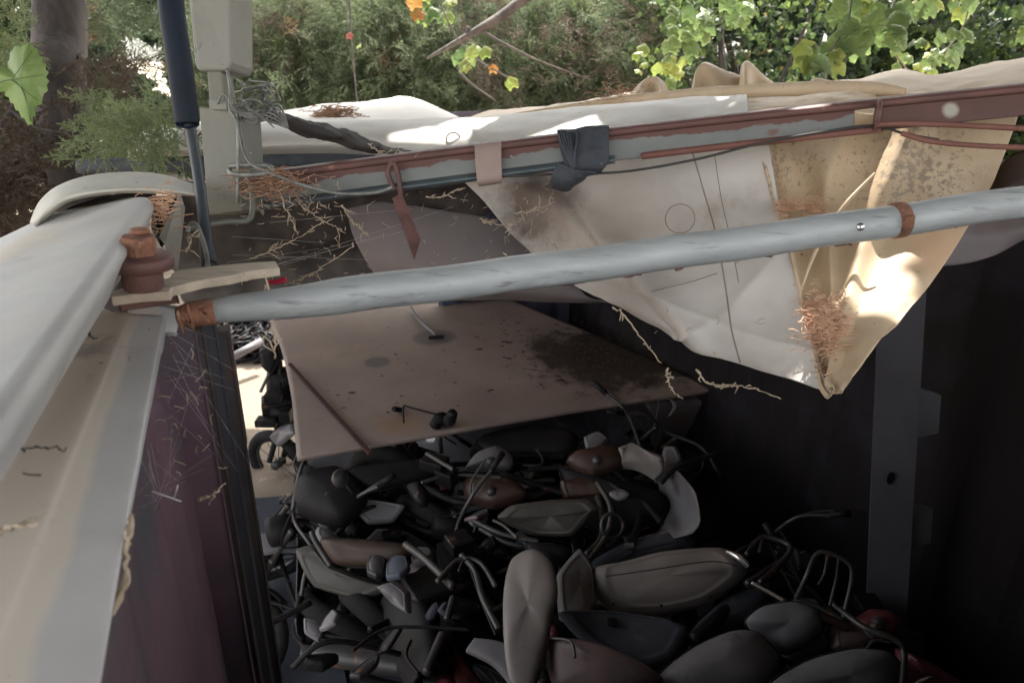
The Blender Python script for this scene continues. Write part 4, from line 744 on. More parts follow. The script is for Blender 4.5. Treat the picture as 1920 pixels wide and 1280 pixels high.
N5 = root('motorcycle', 'motorcycle with red tank and wire luggage rack at the right wall', 'motorcycle', PZ(1640, 1180, .4))
blob(N5, 'fuel_tank', 'red', [PZ(1600, 1165, 1.02), PZ(1630, 1142, 1.06), PZ(1668, 1145, 1.06), PZ(1690, 1165, 1.04), PZ(1675, 1195, 1.0), PZ(1625, 1195, .98)], .07)
blob(N5, 'side_cover', 'rosy', [PZ(1560, 1170, 1.0), PZ(1620, 1170, 1.0), PZ(1640, 1200, .97), PZ(1600, 1225, .94), PZ(1560, 1215, .95)], .05)
blob(N5, 'chrome_cap', 'chrome', [PZ(1618, 1180, 1.08), PZ(1640, 1165, 1.1), PZ(1652, 1180, 1.08), PZ(1635, 1196, 1.06)], .02)
tubes(N5, 'luggage_rack', 'tube_grey', [([PZ(1493, 1120, 1.10), PZ(1512, 1080, 1.2), PZ(1530, 1040, 1.26), PZ(1552, 1036, 1.27), PZ(1590, 1055, 1.25), PZ(1597, 1085, 1.2), PZ(1580, 1160, 1.06)], .0095), ([PZ(1552, 1038, 1.26), PZ(1546, 1075, 1.2), PZ(1535, 1095, 1.15)], .007), ([PZ(1573, 1046, 1.26), PZ(1568, 1085, 1.18), PZ(1556, 1135, 1.1)], .007), ([PZ(1495, 1118, 1.1), PZ(1580, 1160, 1.06)], .009)])
tubes(N5, 'handlebar', 'tube_grey', [([PZ(1560, 1130, 1.08), PZ(1620, 1175, 1.1), PZ(1680, 1200, 1.1), PZ(1695, 1225, 1.07), PZ(1690, 1290, 1.0)], .012), ([PZ(1625, 1215, 1.07), PZ(1640, 1200, 1.09), PZ(1670, 1205, 1.09)], .006)])
tubes(N5, 'shock_absorber', 'brown_tank', [([PZ(1540, 1155, 1.05), PZ(1590, 1175, 1.03)], .02)]); wheel(N5, PZ(1610, 1230, .6), (.3, .6, .7), .28, .1); engine(N5, PZ(1560, 1220, .7), 1, 0)
tubes(N5, 'frame', 'tube_dark', [(zz(.95)((1500, 1130), (1560, 1190), (1600, 1250)), .02)])
N6 = root('mudguard', 'bright red mudguard at the bottom right corner of the pile', 'mudguard', PZ(1760, 1260, .6))
blob(N6, 'guard', 'red', [PZ(1680, 1215, 1.0), PZ(1710, 1225, 1.02), PZ(1760, 1250, 1.0), PZ(1810, 1285, .95), PZ(1740, 1310, .9), PZ(1680, 1290, .92)], .05)
tubes(N6, 'trim', 'chrome', [([PZ(1700, 1290, 1.0), PZ(1735, 1272, 1.03), PZ(1755, 1270, 1.03)], .006)])
N7 = root('storage_box', 'dark rounded box with bent white bracket behind the pile', 'box', PZ(1290, 790, .4))
m_ = MB(); m_.loft([[PZ(1205, 735, 1.0), PZ(1290, 728, 1.02), PZ(1345, 745, 1.0)], [PZ(1215, 765, .98), PZ(1295, 755, 1.0), PZ(1358, 765, .97)], [PZ(1240, 815, .7), PZ(1300, 812, .7), PZ(1368, 805, .7)], [PZ(1240, 880, .3), PZ(1300, 880, .3), PZ(1375, 860, .3)]], 22, 20, .02, amp=.01, ns=3); m_.build('shell', 'post_dark', N7)
m_ = MB(); m_.tube([PZ(1226, 800, .96), PZ(1234, 765, 1.03), PZ(1238, 742, 1.05), PZ(1256, 748, 1.06), PZ(1266, 762, 1.05), PZ(1254, 780, 1.02)], [.004, .005, .012, .008, .014, .004], 8, 30); m_.build('bracket', 'cream', N7)
# complete running gear of the machines in the pile
def chassis(par, ctr, head, lean, s=1.0, pitch=0, seed=0, tank=None, seat=True, lamp=True):
    rr = random.Random(seed); Rm = Matrix.Rotation(head, 3, 'Z') @ Matrix.Rotation(pitch, 3, 'Y') @ Matrix.Rotation(lean, 3, 'X'); ctr = V(ctr)
    T = lambda x, y, z: ctr + Rm @ (Vector((x, y, z - .5)) * s)
    D = lambda x, y, z: Rm @ Vector((x, y, z))
    def tb(name, m, lst, k=9):
        q = MB()
        for pts, r_ in lst: q.tube([T(*p) for p in pts], [x * s for x in r_] if isinstance(r_, list) else r_ * s, k, 8 * len(pts))
        return q.build(name, m, par)
    for x in (.63, -.62): wheel(par, T(x, 0, .29), D(0, 1, 0), .285 * s, .085 * s)
    for x, a0, a1 in ((.63, .2, 2.5), (-.62, .6, 2.9)):
        rows = [[T(x + math.cos(a0 + (a1 - a0) * i / 10) * rad, y, .29 + math.sin(a0 + (a1 - a0) * i / 10) * rad) for i in range(11)] for y, rad in ((-.065, .30), (-.05, .325), (0, .335), (.05, .325), (.065, .30))]
        q = MB(); q.loft(rows, 12, 30, .004); q.build('mudguard', rr.choice(['tube_grey', 'mudgrey', 'black', 'red']), par)
    for y in (-.075, .075):
        f_ = tb('fork', 'tube_grey', [([(.63, y, .29), (.56, y, .52)], .024), ([(.56, y, .52), (.44, y, .92)], .016)])
        q = MB(); h = [T(-.50 + .10 * t + .025 * math.cos(t * 50), y * 1.7 + .025 * math.sin(t * 50), .36 + .30 * t) for t in [i / 90 for i in range(91)]]; q.tube(h, .006 * s, 6); q.tube([T(-.5, y * 1.7, .34), T(-.40, y * 1.7, .68)], .011 * s, 8); q.build('shock_spring', 'tube_grey', par)
    hb_ = tb('handlebar', 'tube_grey', [([(.28, -.36, .98), (.36, -.2, 1.02), (.42, 0, .94), (.36, .2, 1.02), (.28, .36, .98)], .011)])
    for y in (-1, 1): q = MB(); q.tube([T(.29, y * .35, .985), T(.245, y * .45, .965)], .017 * s, 10); q.build('grip', 'black', hb_)
    tb('brake_lever', 'tube_grey', [([(.37, .2, 1.0), (.38, .28, .98), (.33, .40, .95)], .006)]); tb('brake_lever', 'tube_grey', [([(.37, -.2, 1.0), (.38, -.28, .98), (.33, -.40, .95)], .006)])
    tb('frame', 'tube_dark', [([(.43, 0, .88), (.1, .05, .72), (-.3, .09, .68), (-.72, .09, .76)], .016), ([(.43, 0, .84), (.1, -.05, .70), (-.3, -.09, .68), (-.72, -.09, .76)], .016), ([(.42, 0, .78), (.28, .06, .40), (.1, .09, .24), (-.25, .09, .24), (-.38, .09, .66)], .015), ([(.42, 0, .78), (.28, -.06, .40), (.1, -.09, .24), (-.25, -.09, .24), (-.38, -.09, .66)], .015), ([(-.2, .1, .30), (-.62, .1, .29)], .017), ([(-.2, -.1, .30), (-.62, -.1, .29)], .017)])
    q = MB(); q.box(T(.0, 0, .36), D(.15 * s, 0, 0), D(0, .10 * s, 0), D(0, 0, .09 * s), .03 * s); q.tube([T(-.02, -.15, .36), T(-.02, .15, .36)], .075 * s, 22); q.tube([T(.08, .09, .34), T(.08, .155, .34)], .05 * s, 18)
    e_ = q.build('engine', 'engine', par)
    q = MB()
    for i in range(8): q.box(T(.10 + .012 * i, 0, .46 + .022 * i), D(.075 * s, 0, 0), D(0, .075 * s, 0), D(0, 0, .0045 * s))
    q.box(T(.15, 0, .55), D(.045 * s, 0, .02), D(0, .05 * s, 0), D(-.03 * s, 0, .10 * s), .01); q.build('cylinder_fins', 'tube_grey', e_)
    tb('exhaust', 'tube_grey', [([(.24, -.06, .50), (.33, -.10, .34), (.15, -.15, .19), (-.2, -.17, .20)], .018), ([(-.2, -.17, .20), (-.25, -.17, .21), (-.78, -.19, .31), (-.82, -.19, .32)], [.02, .042, .045, .025])])
    tb('cable', 'black', [([(.4, rr.uniform(-.1, .1), 1.0), (.5, .1, .8), (.3, .05, .55), (.05, .1, .45)], .004), ([(.38, -.12, 1.0), (.52, -.05, .85), (.60, -.05, .5)], .004), ([(.40, .15, 1.0), (.30, .2, .8), (-.1, .12, .6)], .004)])
    if lamp:
        q = MB(); q.tube([T(.40, 0, .80), T(.44, 0, .79), T(.52, 0, .77), T(.555, 0, .76)], [.03 * s, .075 * s, .088 * s, .085 * s], 24); lm = q.build('headlight', 'black', par)
        q = MB(); q.tube([T(.553, 0, .76), T(.566, 0, .757)], [.083 * s, .06 * s], 24); q.build('lens', 'chrome', lm)
    for y in ((-1,) if seed in (6,) else ()):
        q = MB(); q.tube([T(.36, y * .22, 1.02), T(.34, y * .27, 1.14)], .005 * s, 6); q.build('mirror_stalk', 'tube_grey', hb_); q = MB(); q.tube([T(.335, y * .28, 1.17), T(.325, y * .285, 1.17)], [.05 * s, .045 * s], 18); q.build('mirror', 'tube_grey', par)
    q = MB(); q.tube([T(-.75, 0, .72), T(-.80, 0, .71)], .04 * s, 16); q.build('tail_lamp', 'red', par)
    for y in (-1, 1):
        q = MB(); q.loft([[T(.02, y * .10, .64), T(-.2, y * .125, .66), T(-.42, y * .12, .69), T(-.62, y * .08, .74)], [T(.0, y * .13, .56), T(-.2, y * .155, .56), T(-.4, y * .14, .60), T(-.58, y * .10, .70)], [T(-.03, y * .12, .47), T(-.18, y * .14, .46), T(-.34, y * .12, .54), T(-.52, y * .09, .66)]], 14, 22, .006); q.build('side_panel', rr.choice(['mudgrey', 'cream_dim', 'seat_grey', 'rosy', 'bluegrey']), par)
    if lean < 0 or seed in (2, 7):
        q = MB(); q.loft([[T(.30 - .02 * abs(v), v * .2, z) for v in (-1, -.5, 0, .5, 1)] for z in (.30, .5, .7)] + [[T(.34 - .05 * abs(v), v * .14, .84) for v in (-1, -.5, 0, .5, 1)]], 20, 20, .006); q.build('leg_shield', rr.choice(['mudgrey', 'cream_dim', 'seat_grey']), par)
    if tank: 
        q = MB(); q.loft([[T(.34, y * .3, z), T(.25, y * .9, z + .01), T(.05, y, z), T(-.12, y * .5, z - .03)] for y, z in ((-.12, .68), (-.135, .76), (-.11, .84), (0, .875), (.11, .84), (.135, .76), (.12, .68))], 26, 22, .01); tk = q.build('fuel_tank', tank, par)
        q = MB(); q.tube([T(.14, 0, .87), T(.14, 0, .89)], .028 * s, 18); q.build('filler_cap', 'chrome', tk)
    if seat:
        q = MB(); q.loft([[T(-.10, y * .7, z), T(-.3, y, z), T(-.55, y, z + .03), T(-.78, y * .7, z + .07)] for y, z in ((-.11, .71), (-.13, .76), (-.10, .80), (0, .81), (.10, .80), (.13, .76), (.11, .71))], 20, 24, .02); q.build('seat', 'black', par)
chassis(B_, PZ(690, 990, .50), R(200), R(-35), .95, 0, 1, 'black')
chassis(G, PZ(840, 950, .60), R(150), R(40), .95, R(8), 2, None, False)
chassis(Cc, PZ(1010, 1010, .55), R(170), R(-58), .95, R(-6), 3, None, False)
chassis(E, PZ(1040, 905, .62), R(20), R(35), .95, R(5), 4, None, False)
chassis(D, PZ(1170, 965, .55), R(75), R(30), .9, R(-10), 5, None, False, False)
chassis(J, PZ(800, 1130, .50), R(115), R(-48), .95, R(6), 6, None, True)
chassis(K, PZ(660, 1110, .30), R(190), R(60), .95, 0, 7, None, False)
chassis(H, PZ(1290, 1130, .50), R(10), R(62), .95, 0, 8, None, False, False)
chassis(N5, PZ(1560, 1195, .52), R(100), R(-30), .85, 0, 9, None, False)
# loose covers and brackets wedged between the machines
random.seed(77)
for i in range(46):
    px, py = random.uniform(570, 1330), random.uniform(865, 1270)
    if (940 < px < 1410 and py > 1020) or (px > 1240 and py < 1000): continue
    par = min((A, B_, G, Cc, E, D, J, K, H), key=lambda o_: abs(o_.location.x - PZ(px, py, .6).x) + abs(o_.location.y - PZ(px, py, .6).y))
    q0 = PZ(px, py, random.uniform(.72, .9)); u_ = Vector((random.gauss(0, 1), random.gauss(0, 1), random.gauss(0, .5))).normalized(); w_ = Vector((random.gauss(0, .3), random.gauss(0, .3), 1)).cross(u_).normalized()
    L_, W_ = random.uniform(.05, .13), random.uniform(.025, .06); nv = random.choice((5, 6, 7))
    blob(par, 'cover_panel', random.choice(['mudgrey', 'cream_dim', 'seat_grey', 'tube_grey', 'engine', 'engine', 'bluegrey', 'rosy']), [q0 + u_ * L_ * math.cos(2 * math.pi * t / nv) * random.uniform(.7, 1.1) + w_ * W_ * math.sin(2 * math.pi * t / nv) * random.uniform(.7, 1.2) for t in range(nv)], random.uniform(.012, .035), n=40)
# deep layer of dark scrap under everything
random.seed(21)
dk = MB()
for i in range(60):
    px, py = random.uniform(540, 1640), random.uniform(880, 1290); z = random.uniform(.15, .78)
    a = PZ(px, py, z); b = a + Vector((random.uniform(-.5, .5), random.uniform(-.4, .4), random.uniform(-.2, .25))); dk.tube([a, (a + b) / 2 + Vector((random.uniform(-.1, .1), 0, random.uniform(-.1, .15))), b], random.uniform(.008, .024), 7, 12)
top(dk, 'scrap_tubing', 'tube_dark', 'tangled dark frame tubes filling the bottom of the container', 'scrap', kind='stuff')
# chain heap outside
ch = MB(); random.seed(8)
for i in range(150):
    q = PZ(random.uniform(425, 500), random.uniform(612, 680), 0) + Vector((0, 0, random.uniform(.0, .22)))
    a = Vector((random.uniform(-1, 1), random.uniform(-1, 1), random.uniform(-.6, .6))).normalized(); b = a.orthogonal().normalized()
    ch.tube([q + a * math.cos(t) * .085 + b * math.sin(t) * .05 for t in [2 * math.pi * k / 10 for k in range(11)]], .019, 6, cap=False)
top(ch, 'chain_heap', 'engine', 'heap of heavy grey chain on the sunlit ground behind the post', 'chain')
m_ = MB(); m_.tube([PZ(438, 668, .25), PZ(490, 640, .3)], .04, 10); top(m_, 'grey_bar', 'mudgrey', 'short grey bar resting on the chain heap', 'bar')
# ---------------------------------------------------------------- fast mesh of many small faces
def npmesh(name, v, f, m, parent=None, org=None):
    """v (n,3), f (k,3 or 4)"""
    if parent is not None: org = np.array(parent['_o'])
    elif org is None: org = np.array([v[:, 0].mean(), v[:, 1].mean(), v[:, 2].min()])
    me = bpy.data.meshes.new(name); k = f.shape[1]
    me.vertices.add(len(v)); me.vertices.foreach_set('co', (v - org).astype(np.float32).ravel())
    me.loops.add(f.size); me.loops.foreach_set('vertex_index', f.astype(np.int32).ravel())
    me.polygons.add(len(f)); me.polygons.foreach_set('loop_start', np.arange(0, f.size, k, dtype=np.int32)); me.polygons.foreach_set('loop_total', np.full(len(f), k, dtype=np.int32))
    me.update(calc_edges=True); me.validate(); me.materials.append(M[m])
    o = bpy.data.objects.new(name, me); COL.objects.link(o)
    if parent is not None: o.parent = parent
    else: o.location = tuple(org)
    o['_o'] = tuple(float(x) for x in org)
    return o
def spray_template(r, n=26, L=1.0, nl=.26, wd=.016, sub=3):
    """feathery cypress spray: drooping stem with branchlets that carry needles; thin quads"""
    v = []; f = []
    def seg(a, b, w):
        d = b - a; p = np.cross(d, r.normal(size=3)); p /= (np.linalg.norm(p) + 1e-9); k = len(v)
        v.extend([a - p * w, a + p * w, b + p * w * .35, b - p * w * .35]); f.append((k, k + 1, k + 2, k + 3))
    pos = np.zeros(3); d = np.array([0, 0, 1.0]); bend = r.normal(size=3) * .05; P_ = [pos]
    for i in range(n):
        d = d + bend + r.normal(size=3) * .05; d /= np.linalg.norm(d); pos = pos + d * L / n; P_.append(pos)
        if i % 4 == 3: seg(P_[-5], pos, wd * .5)
        side = np.cross(d, r.normal(size=3)); side /= np.linalg.norm(side)
        bd_ = d * .75 + side * .8; bd_ /= np.linalg.norm(bd_); bl = nl * (1 - .6 * i / n) * r.uniform(.6, 1.3)
        q = pos
        for s_ in range(sub):
            q2 = q + bd_ * bl / sub; seg(q, q2, wd * .55)
            for _ in range(2):
                nd = bd_ + r.normal(size=3) * .55; nd /= np.linalg.norm(nd); seg(q2, q2 + nd * bl * .33, wd * .42)
            bd_ = bd_ + r.normal(size=3) * .15 + np.array([0, 0, .05]); bd_ /= np.linalg.norm(bd_); q = q2
    return np.array(v), np.array(f)
SPR = [spray_template(np.random.default_rng(i)) for i in range(5)]
SPR2 = [spray_template(np.random.default_rng(40 + i), n=20, nl=.30, wd=.030) for i in range(5)]
def leaf_template(fold=.15):
    v = np.array([[0, 0, 0], [.35, .35, fold], [0, 1, 0], [-.35, .35, fold], [0, .4, 0]]); return v, np.array([[0, 1, 2, 4], [0, 4, 2, 3]])
def grape_template(r):
    lob = []; n = 30
    for i in range(n):
        t = -math.pi / 2 + 2 * math.pi * (i + .5) / n; a = abs(((t + math.pi / 2) % (2 * math.pi)) - math.pi)
        rad = .5 + .045 * math.cos(5 * a) + (.03 if i % 2 else -.015)
        if a > 2.8: rad *= .6
        lob.append((math.cos(t) * rad, math.sin(t) * rad))
    v = [(0, -.12, .03)] + [(x * .55, y * .55 - .05, .05 + .05 * math.sin(3 * x + r.uniform(0, 2))) for x, y in lob] + [(x, y, -.22 * (x * x + y * y) + .05 * math.sin(7 * x + 3 * y)) for x, y in lob]
    f = []
    for i in range(n): j = (i + 1) % n; f += [(0, 1 + i, 1 + j, 1 + j), (1 + i, 1 + n + i, 1 + n + j, 1 + j)]
    v = np.array(v); tri = np.array([(a, b, c) for a, b, c, d in f if c == d] + [t for a, b, c, d in f if c != d for t in ((a, b, c), (a, c, d))])
    return v, tri
GRP = [grape_template(random.Random(i)) for i in range(4)]
def rots(dirs, r):
    """rotation matrices taking local z (or y) to dirs with random roll"""
    z = dirs / np.linalg.norm(dirs, axis=1, keepdims=True); x = np.cross(z, r.normal(size=z.shape)); x /= np.linalg.norm(x, axis=1, keepdims=True); y = np.cross(z, x)
    return np.stack([x, y, z], axis=2)
def scatter(tpls, pos, dirs, sc, r):
    Rm = rots(dirs, r); vs = []; fs = []; o = 0; pick = r.integers(0, len(tpls), len(pos))
    for k, (tv, tf) in enumerate(tpls):
        idx = np.where(pick == k)[0]
        if not len(idx): continue
        V_ = np.einsum('nij,mj->nmi', Rm[idx], tv) * sc[idx][:, None, None] + pos[idx][:, None, :]
        n, m = len(idx), len(tv); vs.append(V_.reshape(-1, 3)); fs.append((tf[None] + (np.arange(n) * m)[:, None, None] + o).reshape(-1, tf.shape[1])); o += n * m
    return np.concatenate(vs), np.concatenate(fs)
# places the sun must reach through the crowns (gaps the photo's sunlit patches show)
GAPS = []
def gap(p, r): GAPS.append((np.array(V(p)), r))
for x in range(720, 1400, 70): gap((x, 226 - (x - 720) * .05, 2.40), .13)
gap((1665, 600, 1.79), .085); gap((1625, 655, 1.73), .05)
SD = np.array(sdir)
HOLES = [(P(268, 112, 20), .5), (P(250, 85, 20), .25), (P(305, 160, 20), .3), (P(1560, 85, 20), .4), (P(1585, 62, 20), .3), (P(1360, 90, 20), .35)]   # open gaps between the trees, seen from the yard
def lit_free(pos, extra=0.0):
    keep = np.ones(len(pos), bool)
    for g_, rr in GAPS:
        w_ = pos - g_; t = w_ @ SD; dist = np.linalg.norm(w_ - t[:, None] * SD, axis=1); keep &= ~((dist < rr + extra) & (t > .3))
    # sunlit yard left behind the container and far end of the board
    t = pos[:, 2] / SD[2]; gx = pos[:, 0] - t * SD[0]; gy = pos[:, 1] - t * SD[1]
    keep &= ~((gx > -3.4) & (gx < -.9) & (gy > 4.2) & (gy < 7.4) & (pos[:, 2] > .6))
    for h_, rr in HOLES:
        h_ = np.array(h_); o_ = np.array([0, 0, CZ]); u_ = (h_ - o_) / np.linalg.norm(h_ - o_); w_ = pos - o_; t = w_ @ u_; dist = np.linalg.norm(w_ - t[:, None] * u_, axis=1)
        keep &= ~((dist < rr * t / 20) & (t > 6))
    return keep
def in_view(pos, m=60):
    x, y, z = pos[:, 0], pos[:, 1], pos[:, 2] - CZ; d = y * cs - z * sn; u = z * cs + y * sn
    px = 960 + F * x / np.maximum(d, .01); py = 640 - F * u / np.maximum(d, .01)
    return (d > 0) & (px > -m) & (px < 1920 + m) & (py > -m) & (py < 1280 + m)
def clumpy(n, lo, hi, r, scale=1.1, th=-.05):
    out = []
    while len(out) < n:
        p = [r.uniform(a, b) for a, b in zip(lo, hi)]
        if noise.noise(Vector(p) * scale) > th: out.append(p)
    return np.array(out)
def foliage(name, par, m, tpl, pos, dirs, sc, seed, filt=True):
    r = np.random.default_rng(seed)
    if filt:
        k = lit_free(pos, .1); pos, dirs, sc = pos[k], dirs[k], sc[k]
    v, f = scatter(tpl, pos, dirs, sc, r); return npmesh(name, v, f, m, par)
def pixcloud(n, x0, x1, y0, y1, d0, d1, r):
    px = r.uniform(x0, x1, n); py = r.uniform(y0, y1, n); d = r.uniform(d0, d1, n)
    return np.array([P(a, b, c) for a, b, c in zip(px, py, d)])
r = np.random.default_rng(5)
def trunk(par, pts, rad, limbs=()):
    m_ = MB(); m_.tube(pts, rad, 14, 40)
    for l, rr in limbs: m_.tube(l, rr, 7, 16)
    return m_.build('trunk', 'bark', par)
# ---- left cypress (trunk in view) ; the canopy hung on it overhead is added for shade
T1 = root('cypress_tree', 'cypress with thick dark trunk and drooping sprays at the left edge', 'tree', Vector((P(120, 200, 4.4).x, P(120, 200, 4.4).y, 0)))
b0 = P(128, 250, 4.4)
trunk(T1, [Vector((b0.x + .05, b0.y, 0)), b0, P(112, 60, 4.5), P(120, -300, 4.7), P(180, -900, 5.0)], [.20, .155, .15, .13, .09],
      [([P(112, 60, 4.5), P(40, 180, 4.0), P(-60, 330, 3.7)], [.03, .02, .012]), ([P(115, 90, 4.5), P(190, 130, 4.2), P(270, 165, 4.0)], [.014, .010, .005]), ([P(0, 190, 3.6), P(60, 235, 3.5), P(130, 250, 3.5)], [.006, .005, .003]),
       ([P(120, -300, 4.7), Vector((0, 3.2, 5.6)), Vector((2.4, 2.6, 5.9))], [.07, .05, .02]), ([P(120, -300, 4.7), Vector((-1.5, 1, 5.5)), Vector((-1.2, -1.6, 5.8))], [.07, .05, .02])])
pts = np.concatenate([pixcloud(150, -60, 60, 215, 440, 3.5, 4.6, r), pixcloud(16, 145, 200, 90, 190, 4.0, 4.3, r)]); d = r.normal(size=pts.shape) * .5 + np.array([.2, -.2, -.6])
foliage('dry_sprays', T1, 'cypress_dry', SPR2, pts, d, r.uniform(.2, .4, len(pts)), 1, False)
pts = pixcloud(75, 120, 360, -60, 60, 4.4, 5.6, r); d = r.normal(size=pts.shape) * .6 + np.array([.2, 0, -.4])
foliage('upper_sprays', T1, 'cypress', SPR, pts, d, r.uniform(.25, .4, len(pts)), 2)
pts = np.concatenate([pixcloud(70, 150, 300, 165, 290, 3.0, 3.7, r), pixcloud(60, -60, 70, -20, 120, 3.3, 4.2, r), pixcloud(40, 230, 345, 200, 250, 3.1, 3.5, r), pixcloud(48, 185, 315, 185, 280, 2.15, 2.45, r)]); d = r.normal(size=pts.shape) * .45 + np.array([.15, -.3, -.4])
foliage('light_sprays', T1, 'cypress_light', SPR2, pts, d, r.uniform(.10, .2, len(pts)), 3, False)
pts = pixcloud(30, 170, 260, 100, 200, 3.6, 4.2, r); d = r.normal(size=pts.shape) * .45 + np.array([.25, -.1, -.5])
foliage('brown_sprays', T1, 'cypress_dry', SPR2, pts, d, r.uniform(.12, .22, len(pts)), 33, False)
# unseen canopy added above the frame for shade, holes left for sun patches
n = 11000
cp_ = np.stack([r.uniform(-4.5, 5.5, n), r.uniform(-2.5, 6.4, n), r.uniform(5.0, 6.6, n)], 1)
k = lit_free(cp_, .20); cp_ = cp_[k]; k = ~in_view(cp_, 250); cp_ = cp_[k]
lt = [leaf_template()]
v, f = scatter(lt, cp_, r.normal(size=cp_.shape) + np.array([0, 0, .2]), r.uniform(.5, .8, len(cp_)), r)
npmesh('shade_crown', v, f, 'dark_leaf', T1)
# ---- central cypress
T2 = root('cypress_tree', 'broad grey green cypress filling the background behind the rolled tarp', 'tree', Vector((-.4, 10.6, 0)))
trunk(T2, [Vector((-.4, 10.6, 0)), Vector((-.3, 10.5, 2)), Vector((-.5, 10.6, 5))], [.2, .17, .1],
      [([Vector((1.3, 8.2, 4.4)), PY(980, 0, 7.6) , PY(890, 60, 7.3), PY(800, 110, 7.2)], [.06, .05, .035, .01]), ([PY(880, 50, 7.3), PY(860, 130, 7.2), PY(930, 190, 7.1)], [.02, .012, .006]), ([PY(905, 60, 7.3), PY(1000, 110, 7.2), PY(1110, 150, 7.2)], [.014, .01, .005])])
pts = pixcloud(1700, 350, 1300, -60, 260, 9.4, 11.6, r); d = r.normal(size=pts.shape) * .7 + np.array([0, -.3, -.35])
foliage('crown', T2, 'cypress', SPR, pts, d, r.uniform(.5, 1.0, len(pts)), 4)
pts = pixcloud(950, 400, 1250, -50, 215, 8.9, 9.8, r); d = r.normal(size=pts.shape) * .6 + np.array([0, -.3, -.4])
foliage('light_sprays', T2, 'cypress_mid', SPR, pts, d, r.uniform(.35, .7, len(pts)), 5)
pts = np.concatenate([pixcloud(110, 820, 1250, 0, 180, 8.2, 9.2, r), pixcloud(60, 420, 560, -20, 130, 8.9, 9.5, r)]); d = r.normal(size=pts.shape) * .6 + np.array([0, -.2, -.5])
foliage('dry_sprays', T2, 'cypress_dry', SPR, pts, d, r.uniform(.3, .5, len(pts)), 6)
# ---- darker leafy trees behind
LT = [leaf_template(), leaf_template(.3)]
def leafy(label, x, y, w, h0, h1, n, m, sc, th=-.02, seed=0, name='leafy_tree', trunk_r=.16):
    rr = np.random.default_rng(seed); T = root(name, label, 'tree', Vector((x, y, 0)))
    trunk(T, [Vector((x, y, 0)), Vector((x + .1, y, h0 + .5)), Vector((x - .1, y, h1 * .8))], [trunk_r, trunk_r * .8, trunk_r * .4],
          [([Vector((x, y, h0 * .8 + .6)), Vector((x + s_ * w * .4, y - .4, (h0 + h1) / 2)), Vector((x + s_ * w * .7, y - .5, h1 * .85))], [trunk_r * .5, trunk_r * .3, .02]) for s_ in (-1, 1)])
    p = clumpy(n, (x - w, y - 1.3, h0), (x + w, y + 1.3, h1), rr, .9, th)
    foliage('crown', T, m, LT, p, rr.normal(size=p.shape), rr.uniform(sc * .7, sc * 1.3, len(p)), seed); return T
leafy('dark tree behind the cypress, left of the navy strut', -7.6, 13.5, 2.6, 1.0, 7.0, 9000, 'dark_leaf', .19, .03, 51)
leafy('dark broadleaf tree behind the centre cypress', -2.4, 15.5, 3.4, .4, 7, 12000, 'dark_leaf', .2, -.05, 52)
leafy('dark tree with bright sky gaps above the two tarp pleats', 4.2, 12.5, 2.4, .4, 6, 10500, 'dark_leaf', .15, .05, 53)
leafy('dense dark tree at the upper right corner', 9.2, 11.0, 2.2, .3, 6.4, 10500, 'dark_leaf', .16, -.12, 54)
leafy('pale green bushy tree behind the vine at the right', 6.6, 11.6, 1.7, 1.2, 5.2, 6500, 'bush_leaf', .13, -.05, 55)
leafy('yellow green bush left of the tall tarp pleats', 2.6, 9.6, 1.1, .8, 4.0, 4200, 'bush_leaf', .11, -.05, 56, trunk_r=.07)
leafy('low green hedge tree behind the flat tarp at left', -9.5, 12.0, 2.0, .2, 5.4, 7000, 'bush_leaf', .16, .0, 57)
leafy('tall dark tree far behind the whole yard at the right', 6.8, 17, 4.6, .2, 6.2, 12000, 'dark_leaf', .24, .0, 58)
hd = MB()
# far hedge as uncountable mass
rr = np.random.default_rng(9); p = clumpy(26000, (-24, 19, 0), (24, 22, 5.4), rr, .5, -.3); p = p[lit_free(p, 0)]
v, f = scatter(LT, p, rr.normal(size=p.shape), rr.uniform(.25, .5, len(p)), rr)
props(npmesh('hedge', v, f, 'dark_leaf'), 'far dark green hedge closing the view behind the trees', 'hedge', None, 'stuff')
# ---- grape vines
def vine(label, leaves, stems, m, seed, name='grape_vine', dirb=(0, -1, .35)):
    rr = np.random.default_rng(seed); P0 = V(leaves[0][0]); T = root(name, label, 'vine', Vector((P0.x, P0.y, 0)))
    mb = MB()
    for s_ in stems: mb.tube(s_, .006, 6, 24)
    mb.build('stem', 'bark', T)
    for mm in sorted({l[2] for l in leaves}):
        L_ = [l for l in leaves if l[2] == mm]; pos = np.array([V(l[0]) for l in L_]); sc = np.array([l[1] for l in L_])
        vs = []; fs = []; o = 0
        for p, s_ in zip(pos, sc):
            tv, tf = GRP[rr.integers(0, 4)]; z = np.array(dirb) + rr.normal(size=3) * .35; z /= np.linalg.norm(z)
            y = np.array([rr.normal() * .35, 0, -1.0]); y = -y; y -= z * (y @ z); y /= np.linalg.norm(y); x = np.cross(y, z)
            # tip hangs down
            vv = (tv[:, :1] * x - tv[:, 1:2] * -y * 1 + tv[:, 2:] * z) * s_ * .56 + p
            vs.append(vv); fs.append(tf + o); o += len(tv)
        npmesh('leaves', np.concatenate(vs), np.concatenate(fs), mm, T)
    return T
rg_ = random.Random(4)
def cl(x0, x1, y0, y1, d0, d1, n, s0, s1, ms): return [((rg_.uniform(x0, x1), rg_.uniform(y0, y1), rg_.uniform(d0, d1)), rg_.uniform(s0, s1), rg_.choice(ms)) for _ in range(int(n * 1.6))]
